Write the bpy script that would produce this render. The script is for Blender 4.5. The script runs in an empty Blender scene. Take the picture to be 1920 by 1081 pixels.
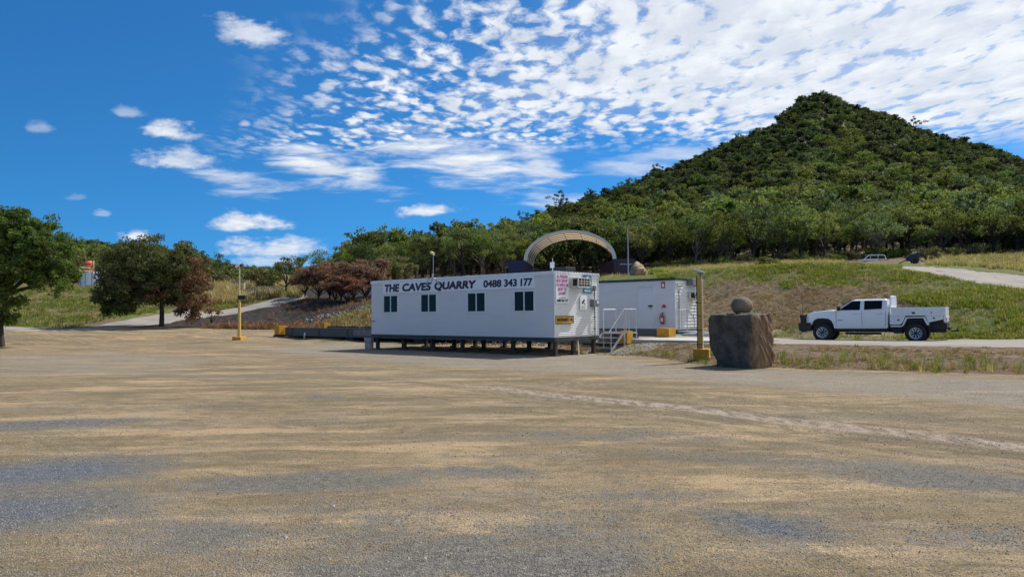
import bpy, bmesh, math, random
import numpy as np
from mathutils import Vector, Matrix
from math import sin, cos, pi, radians

sc = bpy.context.scene
COL = sc.collection

# ------------------------------------------------------------------ camera
FPX, PITCH, ROLL, CZ = 1375.73, .0352, .0075, 1.75
cam_d = bpy.data.cameras.new('camera')
cam_d.sensor_width = 36.0
cam_d.lens = FPX / 1920 * 36
cam_d.clip_start = .05
cam_d.clip_end = 6000
cam = bpy.data.objects.new('camera', cam_d)
COL.objects.link(cam)
cam.matrix_world = Matrix.Translation((0, 0, CZ)) @ Matrix.Rotation(pi / 2 + PITCH, 4, 'X') @ Matrix.Rotation(-ROLL, 4, 'Z')
sc.camera = cam

# ------------------------------------------------------------------ sun, sky, exposure
SUN_AZ, SUN_EL = radians(38), radians(50)          # azimuth from +X towards +Y
SDIR = Vector((cos(SUN_AZ) * cos(SUN_EL), sin(SUN_AZ) * cos(SUN_EL), sin(SUN_EL)))
sun_d = bpy.data.lights.new('sun', 'SUN')
sun_d.energy = 5.0
sun_d.angle = radians(.53)
sun_d.color = (1.0, .955, .89)
sun = bpy.data.objects.new('sun', sun_d)
COL.objects.link(sun)
sun.rotation_euler = (-SDIR).to_track_quat('-Z', 'Y').to_euler()
sc.view_settings.view_transform = 'Standard'
sc.view_settings.look = 'None'
sc.view_settings.gamma = 1
sc.view_settings.exposure = 0.14


def ray(px, py):
    u2, v2 = (px - 960) / FPX, (540.5 - py) / FPX
    c, s = cos(ROLL), sin(ROLL)
    u, v = c * u2 + s * v2, -s * u2 + c * v2
    cp, sp = cos(PITCH), sin(PITCH)
    return np.array([u, cp - sp * v, sp + cp * v])


def at(px, py, Y):
    r = ray(px, py)
    r = r / r[1] * Y
    return np.array([r[0], r[1], r[2] + CZ])


def on_z(px, py, z):
    r = ray(px, py)
    r = r * ((z - CZ) / r[2])
    return np.array([r[0], r[1], z])


def to_px(x, y, z):
    cp, sp = np.cos(PITCH), np.sin(PITCH)
    zz = z - CZ
    d = np.maximum(cp * y + sp * zz, .01)
    u, v = x / d, (-sp * y + cp * zz) / d
    cr, sr = np.cos(ROLL), np.sin(ROLL)
    return 960 + FPX * (cr * u - sr * v), 540.5 - FPX * (sr * u + cr * v)


# ------------------------------------------------------------------ node helper
class NT:
    def __init__(s, tree):
        s.t = tree
        s.n = tree.nodes
        s.l = tree.links

    def put(s, sock, val):
        if isinstance(val, bpy.types.NodeSocket):
            s.l.new(val, sock)
        elif val is not None:
            if hasattr(sock.default_value, '__len__') and not hasattr(val, '__len__'):
                val = [val] * len(sock.default_value)
            if hasattr(val, '__len__') and len(sock.default_value) == 4 and len(val) == 3:
                val = (*val, 1)
            sock.default_value = val

    def m(s, op, a, b=None, c=None, clamp=False):
        n = s.n.new('ShaderNodeMath')
        n.operation = op
        n.use_clamp = clamp
        s.put(n.inputs[0], a)
        if b is not None:
            s.put(n.inputs[1], b)
        if c is not None:
            s.put(n.inputs[2], c)
        return n.outputs[0]

    def vm(s, op, a, b=None):
        n = s.n.new('ShaderNodeVectorMath')
        n.operation = op
        s.put(n.inputs[0], a)
        if b is not None:
            s.put(n.inputs[1], b)
        return n.outputs[0]

    def mapr(s, v, a, b, c=0., d=1., kind='SMOOTHSTEP'):
        n = s.n.new('ShaderNodeMapRange')
        n.interpolation_type = kind
        for k, x in zip(range(5), (v, a, b, c, d)):
            s.put(n.inputs[k], x)
        return n.outputs[0]

    def noise(s, vec, scale, detail=3, rough=.5, dist=0., out=0):
        n = s.n.new('ShaderNodeTexNoise')
        s.put(n.inputs['Vector'], vec)
        n.inputs['Scale'].default_value = scale
        n.inputs['Detail'].default_value = detail
        n.inputs['Roughness'].default_value = rough
        n.inputs['Distortion'].default_value = dist
        return n.outputs[out]

    def voro(s, vec, scale, feature='F1', out='Distance', rnd=1.):
        n = s.n.new('ShaderNodeTexVoronoi')
        n.feature = feature
        s.put(n.inputs['Vector'], vec)
        n.inputs['Scale'].default_value = scale
        n.inputs['Randomness'].default_value = rnd
        return n.outputs[out]

    def mix(s, f, a, b, blend='MIX'):
        n = s.n.new('ShaderNodeMix')
        n.data_type = 'RGBA'
        n.blend_type = blend
        s.put(n.inputs[0], f)
        s.put(n.inputs[6], a)
        s.put(n.inputs[7], b)
        return n.outputs[2]

    def comb(s, x, y, z):
        n = s.n.new('ShaderNodeCombineXYZ')
        for k, v in enumerate((x, y, z)):
            s.put(n.inputs[k], v)
        return n.outputs[0]

    def sep(s, v):
        n = s.n.new('ShaderNodeSeparateXYZ')
        s.put(n.inputs[0], v)
        return n.outputs

    def mapping(s, vec, scale=(1, 1, 1), rot=(0, 0, 0), loc=(0, 0, 0)):
        n = s.n.new('ShaderNodeMapping')
        s.put(n.inputs[0], vec)
        n.inputs['Scale'].default_value = scale
        n.inputs['Rotation'].default_value = rot
        n.inputs['Location'].default_value = loc
        return n.outputs[0]

    def bump(s, h, strength, dist):
        n = s.n.new('ShaderNodeBump')
        n.inputs['Strength'].default_value = strength
        n.inputs['Distance'].default_value = dist
        s.put(n.inputs['Height'], h)
        return n.outputs[0]


# ------------------------------------------------------------------ world
def make_world():
    w = bpy.data.worlds.new('World')
    sc.world = w
    w.use_nodes = True
    t = NT(w.node_tree)
    t.n.clear()
    out = t.n.new('ShaderNodeOutputWorld')
    sky = t.n.new('ShaderNodeTexSky')
    sky.sky_type = 'NISHITA'
    sky.sun_disc = False
    sky.sun_elevation = SUN_EL
    sky.sun_rotation = math.atan2(SDIR.x, SDIR.y)
    sky.air_density = 1.0
    sky.dust_density = .2
    sky.ozone_density = 1.6
    tc = t.n.new('ShaderNodeTexCoord')
    d = tc.outputs['Generated']
    x, y, z = t.sep(d)
    # the clear blue reaches down to the horizon, as in the dry air of the photograph
    t.put(sky.inputs[0], t.comb(x, y, t.m('ADD', t.m('MULTIPLY', t.m('MAXIMUM', z, 0.), 1.05), .10)))
    bg = t.n.new('ShaderNodeBackground')
    bg.inputs[1].default_value = .1
    t.put(bg.inputs[0], t.mix(1.0, sky.outputs[0], (.20, .72, 1.14), 'MULTIPLY'))
    zc = t.m('MAXIMUM', z, .03)
    X, Y = t.m('DIVIDE', x, zc), t.m('DIVIDE', y, zc)
    pl = t.comb(X, Y, 0.)
    # mackerel-sky sheet: a cloud layer on a level plane overhead
    big = t.noise(pl, .9, 3, .55)
    wv = t.vm('SCALE', t.vm('SUBTRACT', t.noise(pl, 7, 2, .5, out=1), (.5, .5, .5)), None)
    wv.node.inputs['Scale'].default_value = .09
    plw = t.mapping(t.vm('ADD', pl, wv), (1.45, .85, 1), (0, 0, .22))
    vor = t.voro(plw, 11.5, 'SMOOTH_F1')
    n2 = t.noise(plw, 6.5, 5, .62)
    n3 = t.noise(plw, 26.0, 3, .6)
    dens = t.m('ADD', t.m('MULTIPLY', t.m('SUBTRACT', .72, vor), .55), t.m('ADD', t.m('MULTIPLY', n2, .62), t.m('MULTIPLY', n3, .16)))
    inl = t.m('ADD', t.m('ADD', X, .64), t.m('MULTIPLY', t.m('SUBTRACT', t.m('MAXIMUM', Y, 1.3), 2.33), .50))
    inl = t.m('ADD', inl, t.m('MULTIPLY', t.m('MAXIMUM', t.m('SUBTRACT', 1.0, Y), 0.), .2))      # sheet extended unseen overhead and behind, to whiten the fill light
    inb = t.m('SUBTRACT', 4.55, Y)
    reg = t.m('ADD', t.m('MINIMUM', inl, inb), t.m('MULTIPLY', t.m('SUBTRACT', big, .5), 1.1))
    inside = t.mapr(reg, -.15, .55)
    thick = t.mapr(t.m('ADD', reg, t.m('MULTIPLY', X, .35)), .2, 2.0, -.03, .20)
    cells = t.mapr(t.m('ADD', dens, thick), .44, .72)
    sheet = t.m('MULTIPLY', cells, inside)
    haze = t.m('MULTIPLY', t.mapr(t.m('ADD', reg, t.m('MULTIPLY', X, .3)), .5, 2.0), .5)
    sheet = t.m('MULTIPLY', t.m('MAXIMUM', sheet, haze), .93)
    # separate clouds lower in the sky: (px, py, rx, ry, tilt, opacity, wisp)
    yy = t.m('MAXIMUM', y, .05)
    U, V = t.m('DIVIDE', x, yy), t.m('DIVIDE', z, yy)
    uv = t.comb(U, V, 0.)
    fz = t.noise(t.mapping(uv, (1, 1.9, 1)), 22, 5, .6)
    fz2 = t.noise(t.mapping(uv, (1, 5.5, 1), (0, 0, .28)), 11, 5, .62, .4)
    fz3 = t.noise(t.mapping(uv, (1, 2.2, 1)), 60, 3, .6)
    acc = sheet
    blobs = [(472, 68, 100, 40, -.2, .7, 0), (238, 212, 42, 15, -.1, .40, 0), (318, 250, 74, 27, -.1, .85, 0),
             (335, 303, 104, 32, -.06, .72, 0), (75, 240, 34, 18, 0, .30, 0), (470, 421, 108, 25, 0, .92, 0),
             (515, 470, 128, 30, 0, .80, 0), (508, 492, 115, 22, 0, .55, 0), (258, 445, 42, 17, 0, .92, 0), (792, 398, 92, 15, .05, .85, 0),
             (190, 401, 26, 10, 0, .30, 0), (145, 370, 28, 9, 0, .18, 0),
             (610, 310, 155, 42, -.22, .78, 1), (690, 345, 110, 20, -.15, .5, 1), (450, 340, 110, 27, -.15, .55, 1),
             (880, 298, 210, 70, -.12, .88, 1), (1010, 310, 80, 60, -.4, .6, 1), (830, 268, 150, 26, -.06, .45, 1), (1050, 385, 90, 36, -.3, .55, 1),
             (1180, 315, 120, 24, -.1, .42, 1), (1260, 290, 160, 26, .1, .4, 1), (440, 360, 60, 12, 0, .4, 1), (460, 233, 16, 9, 0, .5, 0)]
    for px, py, rx, ry, tl, op, wisp in blobs:
        r = ray(px, py)
        u0, v0 = r[0] / r[1], r[2] / r[1]
        du, dv = t.m('SUBTRACT', U, u0), t.m('SUBTRACT', V, v0)
        c, s = cos(tl), sin(tl)
        a = t.m('ADD', t.m('MULTIPLY', du, c * FPX / rx), t.m('MULTIPLY', dv, s * FPX / rx))
        b = t.m('ADD', t.m('MULTIPLY', du, -s * FPX / ry), t.m('MULTIPLY', dv, c * FPX / ry))
        if not wisp:     # flat-bottomed cumulus
            b = t.m('MULTIPLY', b, t.mapr(b, -.3, .3, 1.5, .85))
        q = t.m('SQRT', t.m('ADD', t.m('MULTIPLY', a, a), t.m('MULTIPLY', b, b)))
        if wisp:
            e = t.m('ADD', t.m('SUBTRACT', .75, q), t.m('MULTIPLY', t.m('SUBTRACT', fz2, .5), 3.0))
            mk = t.mapr(e, -.25, .9, 0, min(1, op * 1.25))
        else:
            e = t.m('ADD', t.m('SUBTRACT', .9, q), t.m('ADD', t.m('MULTIPLY', t.m('SUBTRACT', fz, .5), 1.7), t.m('MULTIPLY', t.m('SUBTRACT', fz3, .5), .7)))
            mk = t.mapr(e, 0, .75, 0, op)
        acc = t.m('MAXIMUM', acc, mk)
    front = t.mapr(y, .02, .2)
    acc = t.mix(front, t.comb(sheet, sheet, sheet), t.comb(acc, acc, acc))
    accv = t.m('MULTIPLY', t.sep(acc)[0], t.mapr(z, .005, .05))
    tone = t.noise(plw, 3.3, 4, .6)
    cc = t.mix(t.mapr(tone, .35, .7), (.66, .71, .78), (.90, .92, .94))
    cb = t.n.new('ShaderNodeBackground')
    t.put(cb.inputs[0], cc)
    cb.inputs[1].default_value = 1.0
    ms = t.n.new('ShaderNodeMixShader')
    t.put(ms.inputs[0], accv)
    t.l.new(bg.outputs[0], ms.inputs[1])
    t.l.new(cb.outputs[0], ms.inputs[2])
    t.l.new(ms.outputs[0], out.inputs[0])
    w.cycles.sampling_method = 'MANUAL'
    w.cycles.sample_map_resolution = 512


make_world()


# ------------------------------------------------------------------ tagging and mesh helpers
def tag(o, label=None, cat=None, group=None, kind=None):
    if label:
        o['label'] = label
    if cat:
        o['category'] = cat
    if group:
        o['group'] = group
    if kind:
        o['kind'] = kind
    return o


def empty(name, loc=(0, 0, 0), rz=0., label=None, cat=None, group=None):
    o = bpy.data.objects.new(name, None)
    COL.objects.link(o)
    o.location = loc
    o.rotation_euler = (0, 0, rz)
    o.empty_display_size = .3
    return tag(o, label, cat, group)


def link(name, me, parent=None):
    o = bpy.data.objects.new(name, me)
    COL.objects.link(o)
    if parent:
        o.parent = parent
    return o


class MB:
    """collects shapes into one mesh"""

    def __init__(s):
        s.v, s.f, s.mi, s.cur = [], [], [], 0

    def add(s, vs, fs):
        o = len(s.v)
        s.v += [tuple(map(float, p)) for p in vs]
        s.f += [tuple(i + o for i in f) for f in fs]
        s.mi += [s.cur] * len(fs)
        return s

    def box(s, x0, y0, z0, x1, y1, z1):
        vs = [(x, y, z) for z in (z0, z1) for y in (y0, y1) for x in (x0, x1)]
        return s.add(vs, [(0, 2, 3, 1), (4, 5, 7, 6), (0, 1, 5, 4), (2, 6, 7, 3), (0, 4, 6, 2), (1, 3, 7, 5)])

    def hexa(s, p):     # 8 corners in box order
        return s.add(p, [(0, 2, 3, 1), (4, 5, 7, 6), (0, 1, 5, 4), (2, 6, 7, 3), (0, 4, 6, 2), (1, 3, 7, 5)])

    def tube(s, pts, rad, n=6, caps=True):
        pts = [Vector(p) for p in pts]
        if not hasattr(rad, '__len__'):
            rad = [rad] * len(pts)
        vs, fs = [], []
        prev = None
        for i, p in enumerate(pts):
            d = (pts[min(i + 1, len(pts) - 1)] - pts[max(i - 1, 0)])
            d = d.normalized() if d.length > 1e-9 else Vector((0, 0, 1))
            if prev is None:
                a = d.orthogonal().normalized()
            else:
                a = prev - d * prev.dot(d)
                a = a.normalized() if a.length > 1e-6 else d.orthogonal().normalized()
            prev = a
            b = d.cross(a)
            for k in range(n):
                t = 2 * pi * k / n
                vs.append(p + (a * cos(t) + b * sin(t)) * rad[i])
        for i in range(len(pts) - 1):
            for k in range(n):
                k2 = (k + 1) % n
                fs.append((i * n + k, i * n + k2, (i + 1) * n + k2, (i + 1) * n + k))
        if caps:
            fs.append(tuple(range(n - 1, -1, -1)))
            fs.append(tuple(range((len(pts) - 1) * n, len(pts) * n)))
        return s.add(vs, fs)

    def cyl(s, p0, p1, r0, r1=None, n=12):
        return s.tube([p0, p1], [r0, r0 if r1 is None else r1], n)

    def prism(s, poly, a0, a1, axis='y', f=None):
        """polygon in the two other axes, extruded along axis; f(u, v, a) may bend it"""
        n = len(poly)
        vs = []
        for a in (a0, a1):
            for u, v in poly:
                if axis == 'y':
                    p = (u, a, v)
                elif axis == 'x':
                    p = (a, u, v)
                else:
                    p = (u, v, a)
                vs.append(p)
        fs = [tuple(range(n)), tuple(range(2 * n - 1, n - 1, -1))]
        for i in range(n):
            j = (i + 1) % n
            fs.append((j, i, i + n, j + n))
        return s.add(vs, fs)

    def lathe(s, prof, n=24, c=(0, 0, 0), axis='z', caps=True):
        vs, fs = [], []
        for r, h in prof:
            for k in range(n):
                t = 2 * pi * k / n
                if axis == 'z':
                    vs.append((c[0] + r * cos(t), c[1] + r * sin(t), c[2] + h))
                else:
                    vs.append((c[0] + r * cos(t), c[1] + h, c[2] + r * sin(t)))
        m = len(prof)
        for i in range(m - 1):
            for k in range(n):
                k2 = (k + 1) % n
                fs.append((i * n + k, i * n + k2, (i + 1) * n + k2, (i + 1) * n + k))
        if caps:
            fs.append(tuple(range(n)))
            fs.append(tuple(range((m - 1) * n, m * n)))
        return s.add(vs, fs)

    def mesh(s, name, mats):
        me = bpy.data.meshes.new(name)
        me.from_pydata(s.v, [], s.f)
        for m_ in (mats if isinstance(mats, (list, tuple)) else [mats]):
            me.materials.append(m_)
        me.polygons.foreach_set('material_index', s.mi)
        bm = bmesh.new()
        bm.from_mesh(me)
        bmesh.ops.recalc_face_normals(bm, faces=bm.faces)
        bm.to_mesh(me)
        bm.free()
        return me

    def build(s, name, mats, parent=None, smooth=None, bevel=0, seg=2):
        me = s.mesh(name, mats)
        o = link(name, me, parent)
        if smooth:
            me.shade_smooth()
            me.set_sharp_from_angle(angle=radians(smooth))
        if bevel:
            b = o.modifiers.new('bevel', 'BEVEL')
            b.width, b.segments, b.limit_method, b.angle_limit = bevel, seg, 'ANGLE', radians(35)
            b.harden_normals = False
        return o


def np_mesh(name, V, F, mats, smooth=False):
    """V (n,3) array, F (m,k) array of one polygon size"""
    me = bpy.data.meshes.new(name)
    V = np.asarray(V, np.float32)
    F = np.asarray(F, np.int32)
    m, k = F.shape
    me.vertices.add(len(V))
    me.vertices.foreach_set('co', V.ravel())
    me.loops.add(m * k)
    me.loops.foreach_set('vertex_index', F.ravel())
    me.polygons.add(m)
    me.polygons.foreach_set('loop_start', np.arange(0, m * k, k, dtype=np.int32))
    me.polygons.foreach_set('loop_total', np.full(m, k, np.int32))
    for x in (mats if isinstance(mats, (list, tuple)) else [mats]):
        me.materials.append(x)
    me.update(calc_edges=True)
    if smooth:
        me.shade_smooth()
    return me


def text_mesh(name, body, w, h, mat_, parent, bold=0., shear=0., extrude=.004, spacing=1., align='LEFT', line=1.):
    """lettering scaled to w x h, lower left corner at the origin, in the local xz plane facing -y"""
    cu = bpy.data.curves.new(name, 'FONT')
    cu.body, cu.shear = body, shear
    cu.space_character, cu.align_x, cu.space_line = spacing, align, line
    cu.resolution_u = 4
    tmp = bpy.data.objects.new(name, cu)
    COL.objects.link(tmp)
    dg = bpy.context.evaluated_depsgraph_get()
    src = bpy.data.meshes.new_from_object(tmp.evaluated_get(dg))
    bpy.data.objects.remove(tmp)
    n = len(src.vertices)
    co = np.empty(n * 3, np.float32)
    src.vertices.foreach_get('co', co)
    co = co.reshape(-1, 3)
    lo, hi = co.min(0), co.max(0)
    x = (co[:, 0] - lo[0]) / (hi[0] - lo[0]) * (w - 2 * bold) + bold
    z = (co[:, 1] - lo[1]) / (hi[1] - lo[1]) * (h - 1.2 * bold) + .6 * bold
    faces = [tuple(q.vertices) for q in src.polygons]
    V, F = [], []
    shifts = [(0, 0)] if not bold else [(0, 0), (-1, 0), (1, 0), (-.7, .6), (.7, .6), (-.7, -.6), (.7, -.6)]
    for k, (sx, sz) in enumerate(shifts):      # the same letters, a few tenths of a millimetre apart, make a bold face
        o = len(V)
        V += [(a_ + sx * bold, -extrude - k * .0006, c_ + sz * bold) for a_, c_ in zip(x, z)]
        F += [tuple(i + o for i in f) for f in faces]
    me = bpy.data.meshes.new(name)
    me.from_pydata(V, [], F)
    me.materials.append(mat_)
    me.update()
    bpy.data.meshes.remove(src)
    return link(name, me, parent)


# ------------------------------------------------------------------ materials
def mat(name, col, rough=.6, var=.12, scale=6., metal=0., bump=0., bscale=40., spec=.5, coat=0., stretch=(1, 1, 1), dirt=None, dirt_at=(.55, .8), dscale=2.):
    m_ = bpy.data.materials.new(name)
    m_.use_nodes = True
    t = NT(m_.node_tree)
    p = t.n['Principled BSDF']
    tc = t.n.new('ShaderNodeTexCoord').outputs['Object']
    v = t.mapping(tc, stretch)
    n = t.noise(v, scale, 4, .6)
    c0 = tuple(max(0, c * (1 - var)) for c in col)
    c1 = tuple(min(1, c * (1 + var)) for c in col)
    c = t.mix(t.mapr(n, .3, .7), c0, c1)
    if dirt:
        c = t.mix(t.mapr(t.noise(v, dscale, 6, .7), *dirt_at), c, dirt)
    t.put(p.inputs['Base Color'], c)
    t.put(p.inputs['Roughness'], t.mapr(n, .2, .8, max(0, rough - .08), min(1, rough + .08)))
    p.inputs['Metallic'].default_value = metal
    p.inputs['Specular IOR Level'].default_value = spec
    p.inputs['Coat Weight'].default_value = coat
    if bump:
        t.put(p.inputs['Normal'], t.bump(t.noise(tc, bscale, 4, .6), bump, .02))
    return m_


def leaf_mat(name, col, col2, trans=.35, spread=.35):
    m_ = bpy.data.materials.new(name)
    m_.use_nodes = True
    t = NT(m_.node_tree)
    t.n.clear()
    out = t.n.new('ShaderNodeOutputMaterial')
    geo = t.n.new('ShaderNodeNewGeometry')
    oi = t.n.new('ShaderNodeObjectInfo')
    pos = t.n.new('ShaderNodeTexCoord').outputs['Object']
    clump = t.noise(pos, .9, 2, .5)
    f = t.m('ADD', t.m('MULTIPLY', geo.outputs['Random Per Island'], .55), t.m('MULTIPLY', t.m('SUBTRACT', clump, .35), 1.1), clamp=True)
    c = t.mix(f, col, col2)
    hs = t.n.new('ShaderNodeHueSaturation')
    t.put(hs.inputs['Hue'], t.mapr(oi.outputs['Random'], 0, 1, .485, .515, 'LINEAR'))
    t.put(hs.inputs['Value'], t.mapr(t.m('FRACT', t.m('MULTIPLY', oi.outputs['Random'], 7.3)), 0, 1, 1 - spread, 1 + spread, 'LINEAR'))
    t.put(hs.inputs['Saturation'], t.mapr(t.m('FRACT', t.m('MULTIPLY', oi.outputs['Random'], 13.7)), 0, 1, .8, 1.1, 'LINEAR'))
    t.put(hs.inputs['Color'], c)
    d = t.n.new('ShaderNodeBsdfPrincipled')
    t.put(d.inputs['Base Color'], hs.outputs[0])
    d.inputs['Roughness'].default_value = .55
    d.inputs['Specular IOR Level'].default_value = .08
    tr = t.n.new('ShaderNodeBsdfTranslucent')
    t.put(tr.inputs[0], t.mix(1., hs.outputs[0], (1.5, 1.45, .7), 'MULTIPLY'))
    ms = t.n.new('ShaderNodeMixShader')
    ms.inputs[0].default_value = trans
    t.l.new(d.outputs[0], ms.inputs[1])
    t.l.new(tr.outputs[0], ms.inputs[2])
    t.l.new(ms.outputs[0], out.inputs[0])
    return m_


M = {}
M['wall_white'] = mat('wall_white', (.67, .67, .67), .5, .03, 1.2, stretch=(.5, .5, 3), dirt=(.44, .42, .38), dirt_at=(.62, .95), dscale=1.1)
M['rib_white'] = mat('rib_white', (.68, .69, .69), .4, .03, 2)
M['trim_white'] = mat('trim_white', (.74, .755, .77), .5, .05, 3)
M['sign_white'] = mat('sign_white', (.80, .81, .84), .35, .02, 3)
M['navy_letter'] = mat('navy_letter', (.012, .014, .035), .5, .1, 5)
M['magenta_letter'] = mat('magenta_letter', (.50, .05, .30), .5, .1, 5)
M['black'] = mat('black', (.012, .012, .013), .55, .2, 8)
M['rubber'] = mat('rubber', (.018, .017, .017), .85, .25, 12, bump=.3, bscale=60)
M['dark_steel'] = mat('dark_steel', (.035, .035, .038), .55, .3, 3, dirt=(.10, .065, .04), dirt_at=(.6, .85))
M['stump'] = mat('stump', (.045, .036, .03), .8, .3, 4, dirt=(.12, .07, .04), dirt_at=(.5, .8))
M['galv'] = mat('galv', (.42, .44, .46), .42, .12, 9, metal=.55)
M['alu'] = mat('alu', (.66, .68, .70), .35, .06, 8, metal=.5)
M['teal'] = mat('teal', (.015, .19, .26), .4, .08, 4)
M['yellow'] = mat('yellow', (.56, .30, .03), .6, .12, 4, dirt=(.25, .15, .05), dirt_at=(.55, .8), dscale=4)
M['yellow_block'] = mat('yellow_block', (.54, .27, .02), .75, .15, 5, bump=.25, bscale=50, dirt=(.20, .14, .07), dirt_at=(.52, .78), dscale=3.5)
M['cream'] = mat('cream', (.62, .53, .32), .6, .08, 5)
M['red'] = mat('red', (.45, .012, .02), .35, .08, 5)
M['fire_red'] = mat('fire_red', (.5, .03, .06), .45, .06, 5)
M['grey_box'] = mat('grey_box', (.16, .18, .17), .5, .1, 6)
M['beige_ac'] = mat('beige_ac', (.62, .59, .54), .5, .06, 6)
M['concrete'] = mat('concrete', (.42, .40, .36), .85, .12, 2.5, bump=.3, bscale=30, dirt=(.25, .22, .17), dirt_at=(.55, .8))
M['weigh_grey'] = mat('weigh_grey', (.065, .074, .085), .5, .12, 1.5, dirt=(.12, .11, .10), dirt_at=(.58, .8), stretch=(.6, 1, 2))
M['weigh_patch'] = mat('weigh_patch', (.19, .17, .19), .6, .25, 3)
M['green_trim'] = mat('green_trim', (.01, .035, .02), .5, .15, 3)
M['truck_white'] = mat('truck_white', (.77, .79, .82), .22, .02, 3, coat=.6)
M['tray_white'] = mat('tray_white', (.70, .73, .76), .38, .05, 4)
M['navy_box'] = mat('navy_box', (.012, .022, .085), .5, .15, 2, dirt=(.03, .03, .05), dirt_at=(.55, .8))
M['purple_box'] = mat('purple_box', (.025, .016, .045), .55, .2, 2)
M['purple_band'] = mat('purple_band', (.30, .24, .36), .55, .2, 6)
M['dome_skin'] = mat('dome_skin', (.52, .52, .48), .6, .06, 1)
M['rock_tan'] = mat('rock_tan', (.38, .25, .15), .9, .25, 1.6, bump=.6, bscale=8)
M['orange'] = mat('orange', (.55, .09, .03), .5, .12, 1)
M['tank_white'] = mat('tank_white', (.74, .76, .80), .45, .04, 1)
M['tarp_blue'] = mat('tarp_blue', (.012, .022, .05), .6, .25, 3)
M['bark_dark'] = mat('bark_dark', (.040, .030, .024), .9, .35, 5, bump=.5, bscale=20, stretch=(1, 1, .3))
M['bark_grey'] = mat('bark_grey', (.13, .105, .085), .9, .3, 4, bump=.4, bscale=20, stretch=(1, 1, .3))
M['rubble'] = mat('rubble', (.17, .15, .13), .9, .3, 3, bump=.5, bscale=20)

gm = bpy.data.materials.new('window_glass')
gm.use_nodes = True
_t = NT(gm.node_tree)
_p = _t.n['Principled BSDF']
_n = _t.noise(_t.n.new('ShaderNodeTexCoord').outputs['Object'], 1.3, 2)
_t.put(_p.inputs['Base Color'], _t.mix(_n, (.004, .006, .008), (.010, .013, .017)))
_p.inputs['Roughness'].default_value = .06
_p.inputs['Specular IOR Level'].default_value = .16
_t.put(_p.inputs['Normal'], _t.bump(_n, .02, .02))
M['glass'] = gm

ds = bpy.data.materials.new('dome_skin')
ds.use_nodes = True
_t = NT(ds.node_tree)
_p = _t.n['Principled BSDF']
_o = _t.n['Material Output']
_c = _t.mix(_t.noise(_t.n.new('ShaderNodeTexCoord').outputs['Object'], .8, 3), (.50, .47, .40), (.58, .55, .48))
_t.put(_p.inputs['Base Color'], _c)
_p.inputs['Roughness'].default_value = .6
_tr = _t.n.new('ShaderNodeBsdfTranslucent')
_t.put(_tr.inputs[0], (.72, .55, .36))
_ms = _t.n.new('ShaderNodeMixShader')
_ms.inputs[0].default_value = .45
_t.l.new(_p.outputs[0], _ms.inputs[1])
_t.l.new(_tr.outputs[0], _ms.inputs[2])
_t.l.new(_ms.outputs[0], _o.inputs[0])
M['dome_skin'] = ds

L = {}
L['gum'] = leaf_mat('leaf_gum', (.055, .088, .026), (.175, .220, .062), .38, .5)
L['gum_yellow'] = leaf_mat('leaf_gum_yellow', (.070, .098, .024), (.205, .225, .056), .36, .45)
L['dark_green'] = leaf_mat('leaf_dark_green', (.026, .046, .019), (.085, .112, .040), .34, .5)  # darker, duller leaf green; commoner higher up the hill
L['bright'] = leaf_mat('leaf_bright', (.028, .072, .012), (.125, .205, .030), .38, .1)
L['olive'] = leaf_mat('leaf_olive', (.055, .076, .028), (.20, .205, .085), .33, .1)
L['dead'] = leaf_mat('leaf_dead', (.125, .064, .046), (.30, .170, .115), .25, .25)
L['deadgrass'] = leaf_mat('leaf_deadgrass', (.18, .115, .06), (.36, .26, .14), .3, .25)
L['grass'] = leaf_mat('leaf_grass', (.075, .115, .02), (.20, .235, .05), .35, .25)
L['tan'] = leaf_mat('leaf_tan', (.26, .21, .105), (.46, .40, .22), .3, .25)
L['lime'] = leaf_mat('leaf_lime', (.16, .24, .015), (.36, .42, .04), .35, .1)
L['sage'] = leaf_mat('leaf_sage', (.075, .115, .055), (.19, .245, .125), .3, .25)
L['saltbush'] = leaf_mat('leaf_scrub', (.075, .078, .034), (.20, .185, .085), .25, .3)


# ------------------------------------------------------------------ value noise for shaping the land
def vnoise(x, y, seed=0):
    x = np.asarray(x, float)
    y = np.asarray(y, float)
    xi, yi = np.floor(x).astype(np.int64), np.floor(y).astype(np.int64)
    fx, fy = x - xi, y - yi
    fx, fy = fx * fx * (3 - 2 * fx), fy * fy * (3 - 2 * fy)

    def h(a, b):
        n = (a * 374761393 + b * 668265263 + seed * 982451653) & 0x7fffffff
        n = ((n ^ (n >> 13)) * 1274126177) & 0x7fffffff
        n = n ^ (n >> 16)
        return (n & 0xffff) / 65535.
    return (h(xi, yi) * (1 - fx) + h(xi + 1, yi) * fx) * (1 - fy) + (h(xi, yi + 1) * (1 - fx) + h(xi + 1, yi + 1) * fx) * fy


def fbm(x, y, seed=0, o=4):
    s, a, t = 0, .5, 0
    for k in range(o):
        s = s + a * vnoise(x * 2 ** k, y * 2 ** k, seed + k)
        t += a
        a *= .5
    return s / t


def smooth(a, b, x):
    t = np.clip((x - a) / (b - a), 0, 1)
    return t * t * (3 - 2 * t)


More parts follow.
